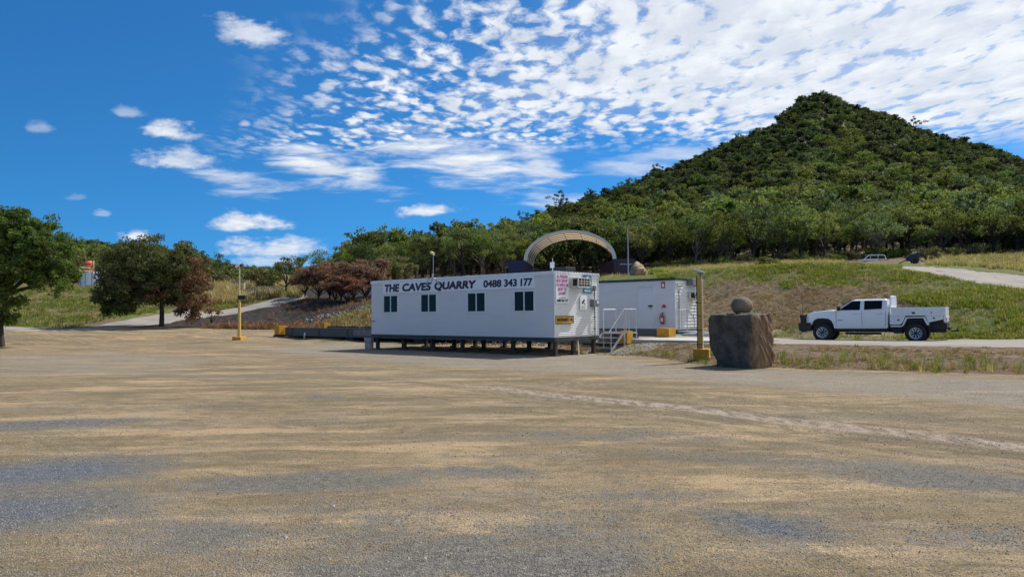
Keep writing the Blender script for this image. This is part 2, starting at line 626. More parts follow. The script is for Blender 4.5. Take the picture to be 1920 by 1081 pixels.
# ------------------------------------------------------------------ the lie of the land: profiles along lines of sight from the forecourt outwards
# columns: picture column -> (distance, ('z', height)) or (distance, picture row) for: forecourt edge, berm top or kerb, far foot, crest, flat, wood's edge, ridge
Zv = lambda z: ('z', z)
PROF = {
    -900: [(40, Zv(0)), (50, Zv(.6)), (58, Zv(1.2)), (75, Zv(4)), (95, Zv(6)), (130, Zv(9)), (420, Zv(50))],
    -300: [(42, Zv(0)), (53, Zv(.8)), (58, Zv(1.2)), (80, Zv(5)), (95, Zv(6)), (130, Zv(9)), (420, Zv(48))],
    0: [(45, Zv(0)), (55, 615), (59, 612), (85, 545), (98, 541), (130, 530), (400, 462)],
    100: [(45, Zv(0)), (54, 621), (58, 619), (85, 546), (98, 541), (130, 529), (400, 464)],
    200: [(46, Zv(0)), (57, 616), (62, 611), (88, 541), (100, 536), (135, 525), (400, 473)],
    300: [(47, Zv(0)), (60, 612.5), (68, 604), (90, 550), (102, 538), (140, 525), (400, 489)],
    400: [(47, Zv(0)), (59, 616), (66, 611), (86, 581), (104, 547), (145, 526), (450, 505)],
    460: [(47, Zv(0)), (60, 617), (66, 612), (88, 575), (108, 541), (150, 528), (600, 512)],
    540: [(46, Zv(0)), (61, 618), (67, 611), (92, 561), (112, 540), (160, 530), (700, 513)],
    620: [(44, Zv(.02)), (54, 621), (58, 616), (76, 570), (100, 553), (140, 528), (500, 512)],
    690: [(42, Zv(.02)), (50, Zv(.25)), (54, 612), (68, 574), (88, 558), (130, 525), (300, 500)],
    850: [(36, Zv(.03)), (42, Zv(.2)), (48, Zv(.5)), (64, Zv(3.0)), (85, Zv(5)), (125, 520), (260, 470)],
    1000: [(31, Zv(.02)), (36, Zv(.3)), (43, Zv(.7)), (58, 526), (95, 525), (122, 516), (280, 425)],
    1130: [(32.3, Zv(.02)), (35.3, Zv(.40)), (43, Zv(.78)), (56, 518), (95, 524), (120, 513), (330, 374)],
    1210: [(29, Zv(.04)), (33, Zv(.5)), (43, Zv(.75)), (55, 517), (92, 518), (118, 507), (365, 343)],
    1300: [(24.3, Zv(.03)), (31, Zv(.5)), (40, Zv(.6)), (53, 511), (90, 508), (118, 499), (405, 310)],
    1360: [(23.6, Zv(.02)), (30.2, Zv(.51)), (39, Zv(.5)), (51, 505), (90, 505), (118, 495), (425, 281)],
    1450: [(22.8, Zv(0)), (29.4, Zv(.52)), (38.5, Zv(.38)), (50, 498), (90, 500), (118, 491), (455, 238)],
    1500: [(22.4, Zv(0)), (28.8, Zv(.52)), (37.8, Zv(.37)), (49.5, 496), (90, 499), (119, 489), (475, 200)],
    1545: [(22, Zv(0)), (28.3, Zv(.52)), (37, Zv(.36)), (49, 495.5), (90, 498), (120, 488), (490, 172)],
    1600: [(21.7, Zv(0)), (27.7, Zv(.52)), (36.5, Zv(.36)), (48.5, 495.5), (90, 498), (122, 487), (492, 200)],
    1700: [(21, Zv(0)), (26.8, Zv(.52)), (35.3, Zv(.36)), (46, 506), (64, 501), (122, 484), (484, 234)],
    1800: [(20.3, Zv(0)), (25.9, Zv(.52)), (34, Zv(.4)), (43.5, 523), (59, 505.5), (116, 479), (472, 267)],
    1920: [(19.5, Zv(0)), (24.9, Zv(.52)), (32, Zv(.5)), (40, 545), (52, 518), (110, 476), (452, 303)],
    2150: [(18.2, Zv(0)), (23, Zv(.52)), (29, Zv(.6)), (36, Zv(1.9)), (46, Zv(2.9)), (105, 474), (430, 372)],
    2900: [(16, Zv(0)), (20, Zv(.52)), (25, Zv(.6)), (34, Zv(1.9)), (44, Zv(2.6)), (100, Zv(8)), (420, Zv(45))],
}
SUB = [70, 26, 26, 30, 20, 22, 30, 30, 34, 4]


def make_grid():
    cols = sorted(PROF)
    ku = np.array([at(c, 560, 50)[0] / 50 for c in cols])
    nY, nZ = [], []
    for c in cols:
        pts = [(1.2, 0.)]
        for Y, v in PROF[c]:
            pts.append((Y, v[1] if isinstance(v, tuple) else at(c, v, Y)[2]))
        (Y6, z6), (Y9, z9) = pts[-2], pts[-1]
        e6, e9 = (z6 - CZ) / Y6, (z9 - CZ) / Y9
        ins = []
        for fy, fe in ((.24, .30), (.6, .68)):
            Y = Y6 + fy * (Y9 - Y6)
            ins.append((Y, CZ + Y * (e6 + fe * (e9 - e6))))
        pts = pts[:-1] + ins + [pts[-1], (Y9 * 1.3, z9 - 30)]
        nY.append([p[0] for p in pts])
        nZ.append([p[1] for p in pts])
    nY, nZ = np.array(nY).T, np.array(nZ).T             # (nodes, cols)
    u = np.concatenate([np.linspace(-3.5, -1.0, 40)[:-1], np.linspace(-1.0, -.76, 30)[:-1], np.linspace(-.76, .78, 520), np.linspace(.78, 1.0, 30)[1:], np.linspace(1.0, 3.5, 40)[1:]])
    Yc = np.array([np.interp(u, ku, r) for r in nY])
    Zc = np.array([np.interp(u, ku, r) for r in nZ])
    Yg, Zg, kk = [], [], []
    for i, n in enumerate(SUB):
        for j in range(n):
            f = j / n
            if i == 0:
                Yg.append(Yc[0] * (Yc[1] / Yc[0]) ** f)
                Zg.append(Zc[0] + (Zc[1] - Zc[0]) * f)
            else:
                Yg.append(Yc[i] + (Yc[i + 1] - Yc[i]) * f)
                Zg.append(Zc[i] + (Zc[i + 1] - Zc[i]) * f)
            kk.append(i + f)
    Yg.append(Yc[-1]); Zg.append(Zc[-1]); kk.append(float(len(SUB)))
    Yg, Zg, kk = np.array(Yg), np.array(Zg), np.array(kk)
    for _ in range(5):
        Zg[1:-1] = .25 * Zg[:-2] + .5 * Zg[1:-1] + .25 * Zg[2:]
    for _ in range(14):
        Zg[:, 1:-1] = .25 * Zg[:, :-2] + .5 * Zg[:, 1:-1] + .25 * Zg[:, 2:]
        Yg[:, 1:-1] = .25 * Yg[:, :-2] + .5 * Yg[:, 1:-1] + .25 * Yg[:, 2:]
    Xg = u[None, :] * Yg
    K = kk[:, None] + 0 * Xg
    # roughness of the surface
    amp = np.interp(K, [0, 1, 1.15, 1.9, 2.0, 2.75, 3.0, 3.4, 4, 5, 6, 7, 9, 10], [.012, .02, .09, .07, .015, .02, .08, .28, .12, .15, .5, 3.0, 4.0, 6])
    Zg = Zg + amp * (fbm(Xg * .55, Yg * .55, 3) - .5) * 2 * np.where(K > 6, 0, 1) + np.where(K > 6, amp * (fbm(Xg * .03, Yg * .03, 5) - .5) * 2, 0)
    return u, Xg, Yg, Zg, K


GU, GX, GY, GZ, GK = make_grid()
KROW = GK[:, 0]
_ys = np.concatenate([np.arange(1, 140, .4), np.arange(140, 700, 2.)])
_tab = np.array([np.interp(_ys, GY[:, c], GZ[:, c]) for c in range(len(GU))]).T


def zat(x, y):
    x, y = np.asarray(x, float), np.asarray(y, float)
    r = np.clip(np.interp(y, _ys, np.arange(len(_ys))), 0, len(_ys) - 1.001)
    c = np.clip(np.interp(x / np.maximum(y, 1), GU, np.arange(len(GU))), 0, len(GU) - 1.001)
    r0, c0 = r.astype(int), c.astype(int)
    fr, fc = r - r0, c - c0
    return (_tab[r0, c0] * (1 - fc) + _tab[r0, c0 + 1] * fc) * (1 - fr) + (_tab[r0 + 1, c0] * (1 - fc) + _tab[r0 + 1, c0 + 1] * fc) * fr


def ground_px(px, py, lo=6, hi=600):
    """the point where a line of sight meets the land"""
    ys = np.concatenate([np.arange(lo, 140, .25), np.arange(140, hi, 1.)])
    r = ray(px, py)
    r = r / r[1]
    zz = CZ + ys * r[2]
    d = zz - zat(ys * r[0], ys)
    i = np.argmax(d < 0) if (d < 0).any() else len(ys) - 1
    return np.array([ys[i] * r[0], ys[i], float(zat(ys[i] * r[0], ys[i]))])


# ------------------------------------------------------------------ ground cover masks (colours the ground itself has)
def inpoly(px, py, poly, soft=6.):
    """soft inside test: signed distance to a polygon"""
    poly = np.array(poly, float)
    d = np.full(px.shape, 1e9)
    ins = np.zeros(px.shape, bool)
    n = len(poly)
    for i in range(n):
        a, b = poly[i], poly[(i + 1) % n]
        e = b - a
        t = np.clip(((px - a[0]) * e[0] + (py - a[1]) * e[1]) / max(e @ e, 1e-9), 0, 1)
        d = np.minimum(d, np.hypot(px - a[0] - t * e[0], py - a[1] - t * e[1]))
        c = ((a[1] > py) != (b[1] > py)) & (px < (b[0] - a[0]) * (py - a[1]) / (b[1] - a[1] + 1e-12) + a[0])
        ins ^= c
    return smooth(-soft, soft, np.where(ins, d, -d))


def blob(X, Y, c, rx, ry, rot):
    dx, dy = X - c[0], Y - c[1]
    a, b = dx * cos(rot) + dy * sin(rot), -dx * sin(rot) + dy * cos(rot)
    return np.exp(-((a / rx) ** 2 + (b / ry) ** 2) ** 1.4)


def zones(X, Y, Z, K):
    px, py = to_px(X, Y, Z)
    n = fbm(X * .35, Y * .35, 11)
    g = np.zeros(X.shape); b = np.zeros(X.shape); d = np.zeros(X.shape); a = np.zeros(X.shape)
    right = smooth(1010, 1060, px)
    left = 1 - right
    bank = smooth(1.0, 1.06, K)
    # right: berm litter, bank with brown foot and green top
    d = np.maximum(d, right * bank * (1 - smooth(2.0, 2.04, K)))
    up = (K - 3) + (n - .5) * .9
    d = np.maximum(d, right * smooth(3.05, 3.15, K) * (1 - smooth(.55, .85, up + smooth(1600, 1850, px) * .55)))
    g = np.maximum(g, right * smooth(.5, .8, up + smooth(1600, 1850, px) * .6 - .05) * (1 - smooth(5.0, 5.6, K)))
    g = np.maximum(g, .5 * right * smooth(2.6, 2.8, K) * (1 - smooth(3.0, 3.15, K)))
    d = np.maximum(d, .8 * right * smooth(5.0, 5.6, K))
    # left: grass bank, burnt ground, dry grass
    gb = inpoly(px, py, [(-1200, 660), (-1200, 500), (-400, 520), (60, 530), (230, 530), (420, 535), (520, 545), (535, 562), (440, 577), (300, 598), (180, 613), (80, 622), (0, 614)])
    g = np.maximum(g, left * gb * (.35 + .6 * smooth(.42, .6, n)) * smooth(2.6, 2.9, K))
    g = np.maximum(g, left * inpoly(px, py, [(385, 605), (385, 545), (430, 548), (500, 562), (440, 577)], 5))
    d = np.maximum(d, left * smooth(2.05, 2.3, K) * .9)
    sl = inpoly(px, py, [(560, 616), (700, 572), (820, 560), (1100, 560), (1100, 640), (560, 640)], 4) * bank
    g = np.maximum(g, sl * (.25 + .6 * smooth(.35, .6, n)))
    brn = inpoly(px, py, [(170, 625), (300, 606), (420, 590), (540, 568), (580, 556), (720, 548), (720, 580), (650, 588), (580, 608), (520, 605), (440, 612), (330, 620), (230, 628)], 3)
    b = np.maximum(b, left * brn * smooth(2.03, 2.1, K))
    b = np.maximum(b, left * inpoly(px, py, [(445, 553), (450, 541), (500, 532), (530, 538), (560, 550), (500, 553), (460, 558)], 3) * smooth(3.5, 3.7, K))
    b = np.maximum(b, left * inpoly(px, py, [(560, 570), (560, 545), (720, 520), (720, 575)], 5) * smooth(3, 3.2, K) * (1 - sl))
    # grey gravel on the forecourt
    fc = 1 - smooth(.98, 1.05, K)
    P_ = [(85, 885, 1.2, .85, .35, 1.1), (-60, 965, 1.5, .8, .3, 1.0), (85, 795, 1.7, .5, .15, .95), (190, 790, 1.0, .4, .1, .5), (1440, 985, .55, .30, -.55, .95), (540, 905, 1.6, .55, .05, .55),
          (820, 890, 1.5, .35, -.1, .4), (910, 885, .8, .25, -.1, .6), (960, 858, 1.0, .25, 0, .35), (390, 760, 1.2, .5, .05, .4), (610, 745, .7, .5, 0, .5), (480, 705, 2.5, 1.0, 0, .35),
          (380, 1000, .9, .45, .1, .5), (800, 1030, 1.3, .5, 0, .45), (300, 1010, .8, .3, .1, .45), (1020, 1060, 1.0, .35, 0, .6), (1100, 1010, 1.2, .4, 0, .4), (1500, 865, 2.2, .45, -.22, .4),
          (1850, 905, 1.6, .45, -.2, .6), (1700, 880, 1.6, .4, -.2, .4), (700, 1075, .8, .3, 0, .55), (1200, 930, 1.0, .25, -.1, .35), (1150, 820, 2.2, .5, -.12, .4), (1880, 1010, .9, .35, 0, .4)]
    for qx, qy, rx, ry, rt, st in P_:
        c = on_z(qx, qy, 0)
        a = np.maximum(a, st * blob(X, Y, c, rx, ry, rt))
    c = on_z(800, 1000, 0)
    a = np.maximum(a, .30 * blob(X, Y, c, 4.5, 1.5, 0))
    a = a * fc
    # pale gravel apron before the office and along the berm foot
    apr = np.zeros(X.shape)
    ap = inpoly(px, py, [(440, 655), (640, 640), (1100, 660), (1300, 690), (1500, 693), (1960, 712), (2800, 738), (2800, 815), (1960, 770), (1500, 730), (1100, 700), (850, 690), (600, 668)], 7)
    ap2 = inpoly(px, py, [(-500, 690), (-60, 670), (200, 655), (420, 672), (330, 700), (0, 712)], 8) * .8
    apr = np.maximum(ap, ap2) * .8 * (1 - smooth(1.05, 1.2, K))
    apr = np.maximum(apr, inpoly(px, py, [(1185, 640), (1260, 640), (1225, 655), (1150, 668), (1180, 690), (1060, 690), (1040, 668)], 4) * .85 * bank)
    d = d * (1 - apr)
    return np.stack([g, b, d, a, apr], -1)


def ground_material():
    m_ = bpy.data.materials.new('quarry_ground')
    m_.use_nodes = True
    t = NT(m_.node_tree)
    p = t.n['Principled BSDF']
    pos = t.n.new('ShaderNodeNewGeometry').outputs['Position']
    at_ = t.n.new('ShaderNodeAttribute')
    at_.attribute_name = 'zone'
    r, g, b = t.sep(at_.outputs['Vector'])
    al = at_.outputs['Alpha']
    n0 = t.noise(pos, .22, 4, .55)
    n1 = t.noise(pos, 1.3, 5, .6)
    n2 = t.noise(pos, 9, 5, .65)
    fine = t.noise(pos, 48, 4, .75)
    grit = t.voro(pos, 75)
    # compacted tan dirt, swept into streaks by traffic
    mott = t.noise(pos, 3.2, 6, .68)
    wp = t.vm('SCALE', t.vm('SUBTRACT', t.noise(pos, .35, 3, .5, out=1), (.5, .5, .5)), None)
    wp.node.inputs['Scale'].default_value = .8
    wpos = t.vm('ADD', pos, wp)
    trk = t.noise(t.mapping(wpos, (.16, 1.0, 1), (0, 0, radians(12))), 1.9, 7, .68, .3)
    # distance across the curving wheel tracks that cross the yard
    x, y, z = t.sep(pos)
    tq = np.array([on_z(a_, b_, 0) for a_, b_ in ((330, 668), (620, 693), (950, 736), (1450, 787), (1920, 832))])
    pc = np.polyfit(tq[:, 0], tq[:, 1], 2)
    off = t.m('SUBTRACT', y, t.m('ADD', t.m('MULTIPLY', t.m('ADD', t.m('MULTIPLY', x, pc[0]), pc[1]), x), pc[2]))
    off = t.m('ADD', off, t.m('MULTIPLY', t.m('SUBTRACT', t.noise(pos, .5, 3), .5), .5))
    trk2 = t.noise(t.comb(t.m('MULTIPLY', x, .05), t.m('MULTIPLY', off, .85), 0.), 2.6, 7, .66)
    near = t.mapr(t.m('ABSOLUTE', off), 1.5, 6.0, 1., .18)
    trk3 = t.noise(t.comb(t.m('MULTIPLY', x, .16), t.m('MULTIPLY', off, 2.2), 3.), 2.2, 5, .7)
    c = t.mix(t.mapr(n0, .35, .65), (.285, .215, .124), (.345, .258, .150))
    c = t.mix(t.mapr(mott, .44, .62, 0, .8), c, (.215, .172, .108))
    c = t.mix(t.mapr(trk, .50, .66, 0, .6), c, (.175, .132, .070))
    c = t.mix(t.mapr(trk3, .50, .66, 0, .4), c, (.180, .140, .078))
    c = t.mix(t.m('MULTIPLY', t.mapr(trk2, .52, .68, 0, .7), near), c, (.46, .35, .215))
    c = t.mix(t.m('MULTIPLY', t.mapr(trk2, .47, .38, 0, .7), near), c, (.160, .130, .080))
    pA = t.noise(t.mapping(wpos, (.32, 1, 1), (0, 0, .16)), .75, 9, .70)
    c = t.mix(t.mapr(pA, .52, .60, 0, .75), c, (.185, .150, .090))
    c = t.mix(t.mapr(pA, .47, .39, 0, .8), c, (.47, .345, .20))
    pB = t.noise(t.mapping(wpos, (.22, 1, 1), (0, 0, .22), (7, 3, 0)), 1.6, 8, .72)
    c = t.mix(t.mapr(pB, .53, .62, 0, .6), c, (.165, .135, .085))
    c = t.mix(t.mapr(pB, .46, .38, 0, .5), c, (.43, .33, .215))
    c = t.mix(t.mapr(t.noise(t.mapping(pos, (.3, 1, 1), (0, 0, .2)), .55, 6, .65), .50, .68, 0, .5), c, (.235, .210, .165))
    # the crusted tyre track
    for o_, wd, st, col in ((-.05, .72, .85, (.45, .365, .285)), (.72, .30, .75, (.16, .128, .08)), (-1.0, .6, .7, (.165, .132, .085)), (2.9, 1.5, .65, (.175, .142, .085)), (-2.6, .35, .35, (.40, .31, .19)), (-1.9, .25, .35, (.18, .145, .09)), (1.5, .35, .35, (.36, .29, .18))):
        band = t.m('MULTIPLY', t.mapr(t.m('ABSOLUTE', t.m('SUBTRACT', off, o_)), wd * .35, wd, 1, 0), t.mapr(x, -3.5, 1.5))
        tread = t.mapr(t.noise(t.mapping(pos, (5.5, 1.6, 1), (0, 0, .35)), 1.0, 3, .7), .38, .58, .1, 1)
        if o_ == -.05:
            c = t.mix(t.m('MULTIPLY', band, .8), c, (.17, .135, .095))
        c = t.mix(t.m('MULTIPLY', t.m('MULTIPLY', band, tread), st), c, col)
    # grey gravel
    gv = t.mapr(t.m('ADD', al, t.m('MULTIPLY', t.m('SUBTRACT', t.m('ADD', t.m('MULTIPLY', n1, .5), t.m('MULTIPLY', n2, .5)), .5), 1.3)), .12, .48)
    cg = t.mix(t.mapr(n2, .3, .7), (.130, .123, .110), (.225, .207, .170))
    cg = t.mix(t.mapr(al, .55, .95), cg, t.mix(t.mapr(n2, .3, .7), (.100, .113, .130), (.170, .182, .198)))
    c = t.mix(gv, c, cg)
    apn = t.n.new('ShaderNodeAttribute')
    apn.attribute_name = 'apron'
    pv = t.mapr(t.m('ADD', apn.outputs['Fac'], t.m('MULTIPLY', t.m('SUBTRACT', t.m('ADD', t.m('MULTIPLY', trk, .6), t.m('MULTIPLY', mott, .4)), .5), 1.9)), .3, .95, 0, .72)
    c = t.mix(pv, c, t.mix(t.mapr(mott, .35, .65), (.245, .222, .182), (.325, .295, .245)))
    # cover on the banks
    w1 = t.m('MULTIPLY', t.m('SUBTRACT', t.m('ADD', t.m('MULTIPLY', n1, .6), t.m('MULTIPLY', n2, .4)), .5), 1.1)
    litter = t.mix(t.mapr(t.noise(pos, 4.5, 5, .7), .35, .68), (.105, .073, .047), (.27, .205, .125))
    litter = t.mix(t.mapr(n0, .45, .65, 0, .55), litter, (.155, .085, .052))
    c = t.mix(t.mapr(t.m('ADD', b, w1), .35, .6), c, litter)
    gr = t.mix(t.mapr(t.noise(pos, 3.2, 5, .65), .32, .68), (.082, .090, .026), (.215, .195, .072))
    gr = t.mix(t.mapr(n0, .44, .62, 0, .8), gr, (.095, .145, .022))
    c = t.mix(t.mapr(t.m('ADD', r, w1), .35, .65), c, gr)
    burn = t.mix(t.mapr(t.noise(pos, 2.4, 5, .7), .35, .7), (.014, .013, .013), (.085, .066, .052))
    c = t.mix(t.mapr(t.m('ADD', g, w1), .38, .58), c, burn)
    # grit
    grn = t.noise(pos, 16, 4, .75)
    c = t.mix(t.mapr(fine, .50, .62, 0, .75), c, t.mix(1., c, (.36, .35, .34), 'MULTIPLY'))
    c = t.mix(t.mapr(fine, .46, .36, 0, .7), c, t.mix(1., c, (1.65, 1.65, 1.65), 'MULTIPLY'))
    c = t.mix(t.mapr(grn, .50, .66, 0, .45), c, t.mix(1., c, (.55, .54, .53), 'MULTIPLY'))
    t.put(p.inputs['Base Color'], c)
    p.inputs['Roughness'].default_value = .95
    p.inputs['Specular IOR Level'].default_value = .15
    h = t.m('ADD', t.m('ADD', t.m('MULTIPLY', n2, .5), t.m('MULTIPLY', fine, .35)), t.m('MULTIPLY', grit, .4))
    t.put(p.inputs['Normal'], t.bump(h, .75, .05))
    return m_


def sheet(name, r0, r1, m_, c0=0, c1=None, lift=0., attr=True):
    c1 = len(GU) if c1 is None else c1
    X, Y, Z, K = (a[r0:r1 + 1, c0:c1] for a in (GX, GY, GZ, GK))
    nr, nc = X.shape
    idx = np.arange(nr * nc).reshape(nr, nc)
    F = np.stack([idx[:-1, :-1], idx[:-1, 1:], idx[1:, 1:], idx[1:, :-1]], -1).reshape(-1, 4)
    me = np_mesh(name, np.stack([X, Y, Z + lift], -1).reshape(-1, 3), F, m_, True)
    if attr:
        ca = me.color_attributes.new('zone', 'FLOAT_COLOR', 'POINT')
        zz = zones(X, Y, Z, K).astype(np.float32)
        ca.data.foreach_set('color', zz[..., :4].ravel())
        fa_ = me.attributes.new('apron', 'FLOAT', 'POINT')
        fa_.data.foreach_set('value', zz[..., 4].ravel())
    return tag(link(name, me), None, None, None, 'structure')


M['ground'] = ground_material()
ROW6 = int(np.argmax(KROW >= 6))
tag(sheet('ground', 0, ROW6, M['ground']), 'tan dirt and gravel quarry yard with grassy banks behind', 'ground')

hm = bpy.data.materials.new('hill_soil')
hm.use_nodes = True
_t = NT(hm.node_tree)
_p = _t.n['Principled BSDF']
_pos = _t.n.new('ShaderNodeNewGeometry').outputs['Position']
_c = _t.mix(_t.mapr(_t.noise(_pos, .25, 5, .65), .35, .65), (.13, .102, .058), (.26, .205, .115))
_c = _t.mix(_t.mapr(_t.noise(_pos, .06, 3), .45, .62), _c, (.045, .055, .022))
_t.put(_p.inputs['Base Color'], _c)
_p.inputs['Roughness'].default_value = 1
M['hill'] = hm
tag(sheet('hill', ROW6, len(KROW) - 1, hm, attr=False), 'conical wooded hill rising behind the quarry yard', 'hill')

# apron of the yard behind the viewpoint
ap = MB()
ap.add([(-60, -60, -.02), (60, -60, -.02), (60, 2.2, -.02), (-60, 2.2, -.02)], [(0, 1, 2, 3)])
tag(ap.build('yard', M['ground']), 'bare quarry yard continuing behind the viewpoint', 'ground', None, 'structure')


# ------------------------------------------------------------------ gravel roads
def road_material(name, c0, c1):
    m_ = bpy.data.materials.new(name)
    m_.use_nodes = True
    t = NT(m_.node_tree)
    p = t.n['Principled BSDF']
    pos = t.n.new('ShaderNodeNewGeometry').outputs['Position']
    s = t.noise(t.mapping(pos, (.2, 1, 1), (0, 0, .6)), 1.6, 5, .6)
    c = t.mix(t.mapr(s, .35, .65), c0, c1)
    f = t.noise(pos, 40, 3, .7)
    c = t.mix(t.mapr(f, .5, .75, 0, .5), c, tuple(x * .6 for x in c0))
    t.put(p.inputs['Base Color'], c)
    p.inputs['Roughness'].default_value = .95
    t.put(p.inputs['Normal'], t.bump(f, .4, .02))
    return m_


M['road'] = road_material('pale_gravel', (.215, .190, .155), (.30, .27, .225))
M['track'] = road_material('track_gravel', (.21, .186, .152), (.30, .27, .228))


def grid_road(name, k0, k1, px0, px1, m_, label, wob=.06):
    """a road lying along the land's own rows, with ragged edges"""
    u0, u1 = at(px0, 560, 50)[0] / 50, at(px1, 560, 50)[0] / 50
    cs = [i for i, u in enumerate(GU) if u0 <= u <= u1]
    n = 14
    V = []
    for i in cs:
        e0 = k0 + wob * (fbm(GU[i] * 60, 1.5, 21) - .5) * 2
        e1 = k1 + wob * (fbm(GU[i] * 60, 7.5, 22) - .5) * 2
        for j in range(n):
            k = e0 + (e1 - e0) * j / (n - 1)
            Y = np.interp(k, KROW, GY[:, i])
            Z = np.interp(k, KROW, GZ[:, i])
            edge = min(j, n - 1 - j)
            V.append((GU[i] * Y, Y, Z + (.035 if edge > 0 else -.01)))
    idx = np.arange(len(V)).reshape(len(cs), n)
    F = np.stack([idx[:-1, :-1], idx[1:, :-1], idx[1:, 1:], idx[:-1, 1:]], -1).reshape(-1, 4)
    return tag(link(name, np_mesh(name, V, F, m_, True)), label, 'road', None, 'structure')


grid_road('gravel_road', 1.97, 2.93, 1195, 2900, M['road'], 'pale gravel road along the berm top in front of the pickup')
grid_road('upper_road', 4.0, 5.0, 1690, 2900, M['track'], 'gravel road curving over the top of the grassy bank', .10)


def ribbon(name, pts, width, m_, label, lift=.05):
    global TRACK_C
    P_ = np.array([ground_px(a, b, 20) if len(q) == 2 else np.array([*at(a, b, q[2])[:2], 0]) for q in pts for a, b in [q[:2]]])
    t_ = np.linspace(0, len(P_) - 1, 90)
    C = np.stack([np.interp(t_, np.arange(len(P_)), P_[:, k]) for k in (0, 1)], 1)
    for _ in range(10):
        C[1:-1] = .25 * C[:-2] + .5 * C[1:-1] + .25 * C[2:]
    TRACK_C = C.copy()
    T = np.gradient(C, axis=0)
    T /= np.linalg.norm(T, axis=1)[:, None]
    N = np.stack([-T[:, 1], T[:, 0]], 1)
    V, n = [], 9
    for i, (c, nn) in enumerate(zip(C, N)):
        w = np.interp(t_[i], np.arange(len(P_)), width)
        for j in range(n):
            s = (j / (n - 1) - .5) * w
            if j in (0, n - 1):
                s *= 1 + .25 * (fbm(c[0] * .6 + j, c[1] * .6, 31) - .5)
            q = c + nn * s
            V.append((q[0], q[1], float(zat(q[0], q[1])) + (lift if 0 < j < n - 1 else -.02)))
    idx = np.arange(len(V)).reshape(len(C), n)
    F = np.stack([idx[:-1, :-1], idx[1:, :-1], idx[1:, 1:], idx[:-1, 1:]], -1).reshape(-1, 4)
    return tag(link(name, np_mesh(name, V, F, m_, True)), label, 'track', None, 'structure')


ribbon('dirt_track', [(-160, 622, 56), (0, 620, 56.5), (100, 623, 56), (200, 615, 59), (250, 608, 64), (310, 600, 71), (380, 590, 78), (450, 579, 84), (510, 570, 88), (548, 562, 94), (530, 555, 100), (480, 552, 104)],
       [5, 5, 5, 4.5, 4, 4, 4.2, 5, 6, 5, 4, 3], M['track'], 'gravel track curving past the burnt ground below the grass bank')


# ------------------------------------------------------------------ site office on stumps
ANG = .726
E1 = np.array([cos(ANG), -sin(ANG), 0]); E2 = np.array([sin(ANG), cos(ANG), 0])
OA = np.array([1.7228, 29.9212, CZ - .9633])
OB = OA - 12 * E1
OC = OA + 3.1256 * E2                # back corner at the end wall: origin of the (s, t) plan used for the weighbridge
OL, OW, OH = 12.0, 3.1256, 2.698


def st(s, t, z=0.):
    return OC * np.array([1, 1, 0]) + s * E1 + t * E2 + np.array([0, 0, z])


def ribbed(mb, y0, y1, z0, z1, x, pitch=.076, out=.012):
    """wall of horizontal ribs facing +x"""
    n = int((z1 - z0) / pitch)
    pr = []
    for i in range(n):
        z = z0 + i * pitch
        pr += [(x, z), (x, z + .45 * pitch), (x + out, z + .62 * pitch), (x + out, z + .86 * pitch)]
    pr.append((x, z1))
    vs = [(a, y, z) for y in (y0, y1) for a, z in pr]
    m_ = len(pr)
    mb.add(vs, [(i, i + 1, i + 1 + m_, i + m_) for i in range(m_ - 1)])


def window(parent, x0, z0, w, h, y=0., name='window'):
    f = MB()
    t_ = .045
    f.box(x0, y - .035, z0, x0 + t_, y, z0 + h)
    f.box(x0 + w - t_, y - .035, z0, x0 + w, y, z0 + h)
    f.box(x0 + t_, y - .034, z0, x0 + w - t_, y, z0 + t_)
    f.box(x0 + t_, y - .034, z0 + h - t_, x0 + w - t_, y, z0 + h)
    f.box(x0 + w / 2 - .028, y - .028, z0 + t_, x0 + w / 2 + .028, y, z0 + h - t_)
    o = f.build(name, M['trim_white'], parent)
    for a, b, d in ((x0 + t_, x0 + w / 2 - .028, .008), (x0 + w / 2 + .028, x0 + w - t_, .014)):
        g = MB()
        g.box(a, y - d, z0 + t_, b, y - .002, z0 + h - t_)
        g.build('pane', M['glass'], o)
    return o


def air_con(parent, loc, rz, w=.62, d=.42, h=.40):
    a = MB()
    a.box(0, 0, 0, w, d, .035).box(0, 0, h - .035, w, d, h).box(0, 0, .035, .03, d, h - .035).box(w - .03, 0, .035, w, d, h - .035)
    a.box(.03, .03, .035, w - .03, d, h - .035)
    o = a.build('air_conditioner', M['beige_ac'], parent)
    o.location = loc
    o.rotation_euler = (0, 0, rz)
    g = MB()
    g.box(.05, .012, .05, w - .05, .029, h - .05)
    g.cur = 1
    for k in range(1, 3):
        z = .05 + (h - .1) * k / 3
        g.box(.05, -.004, z - .012, w - .05, .011, z + .012)
    for k in (1, 2, 3):
        x = .05 + (w - .1) * k / 4
        g.box(x - .01, -.003, .05, x + .01, .0105, h - .05)
    g.build('grille', [M['black'], M['beige_ac']], o)
    for x0, x1 in ((w + .001, w + .012), (-.012, -.001)):      # a louvre panel on each cheek
        g = MB()
        g.box((x0 + x1) / 2 - .003, .06, .06, (x0 + x1) / 2 + .003, d * .62, .345)
        for k in range(5):
            g.box(x0, .06, .065 + k * .062, x1, d * .62, .097 + k * .062)
        g.build('louvre', M['black'], o)
    return o


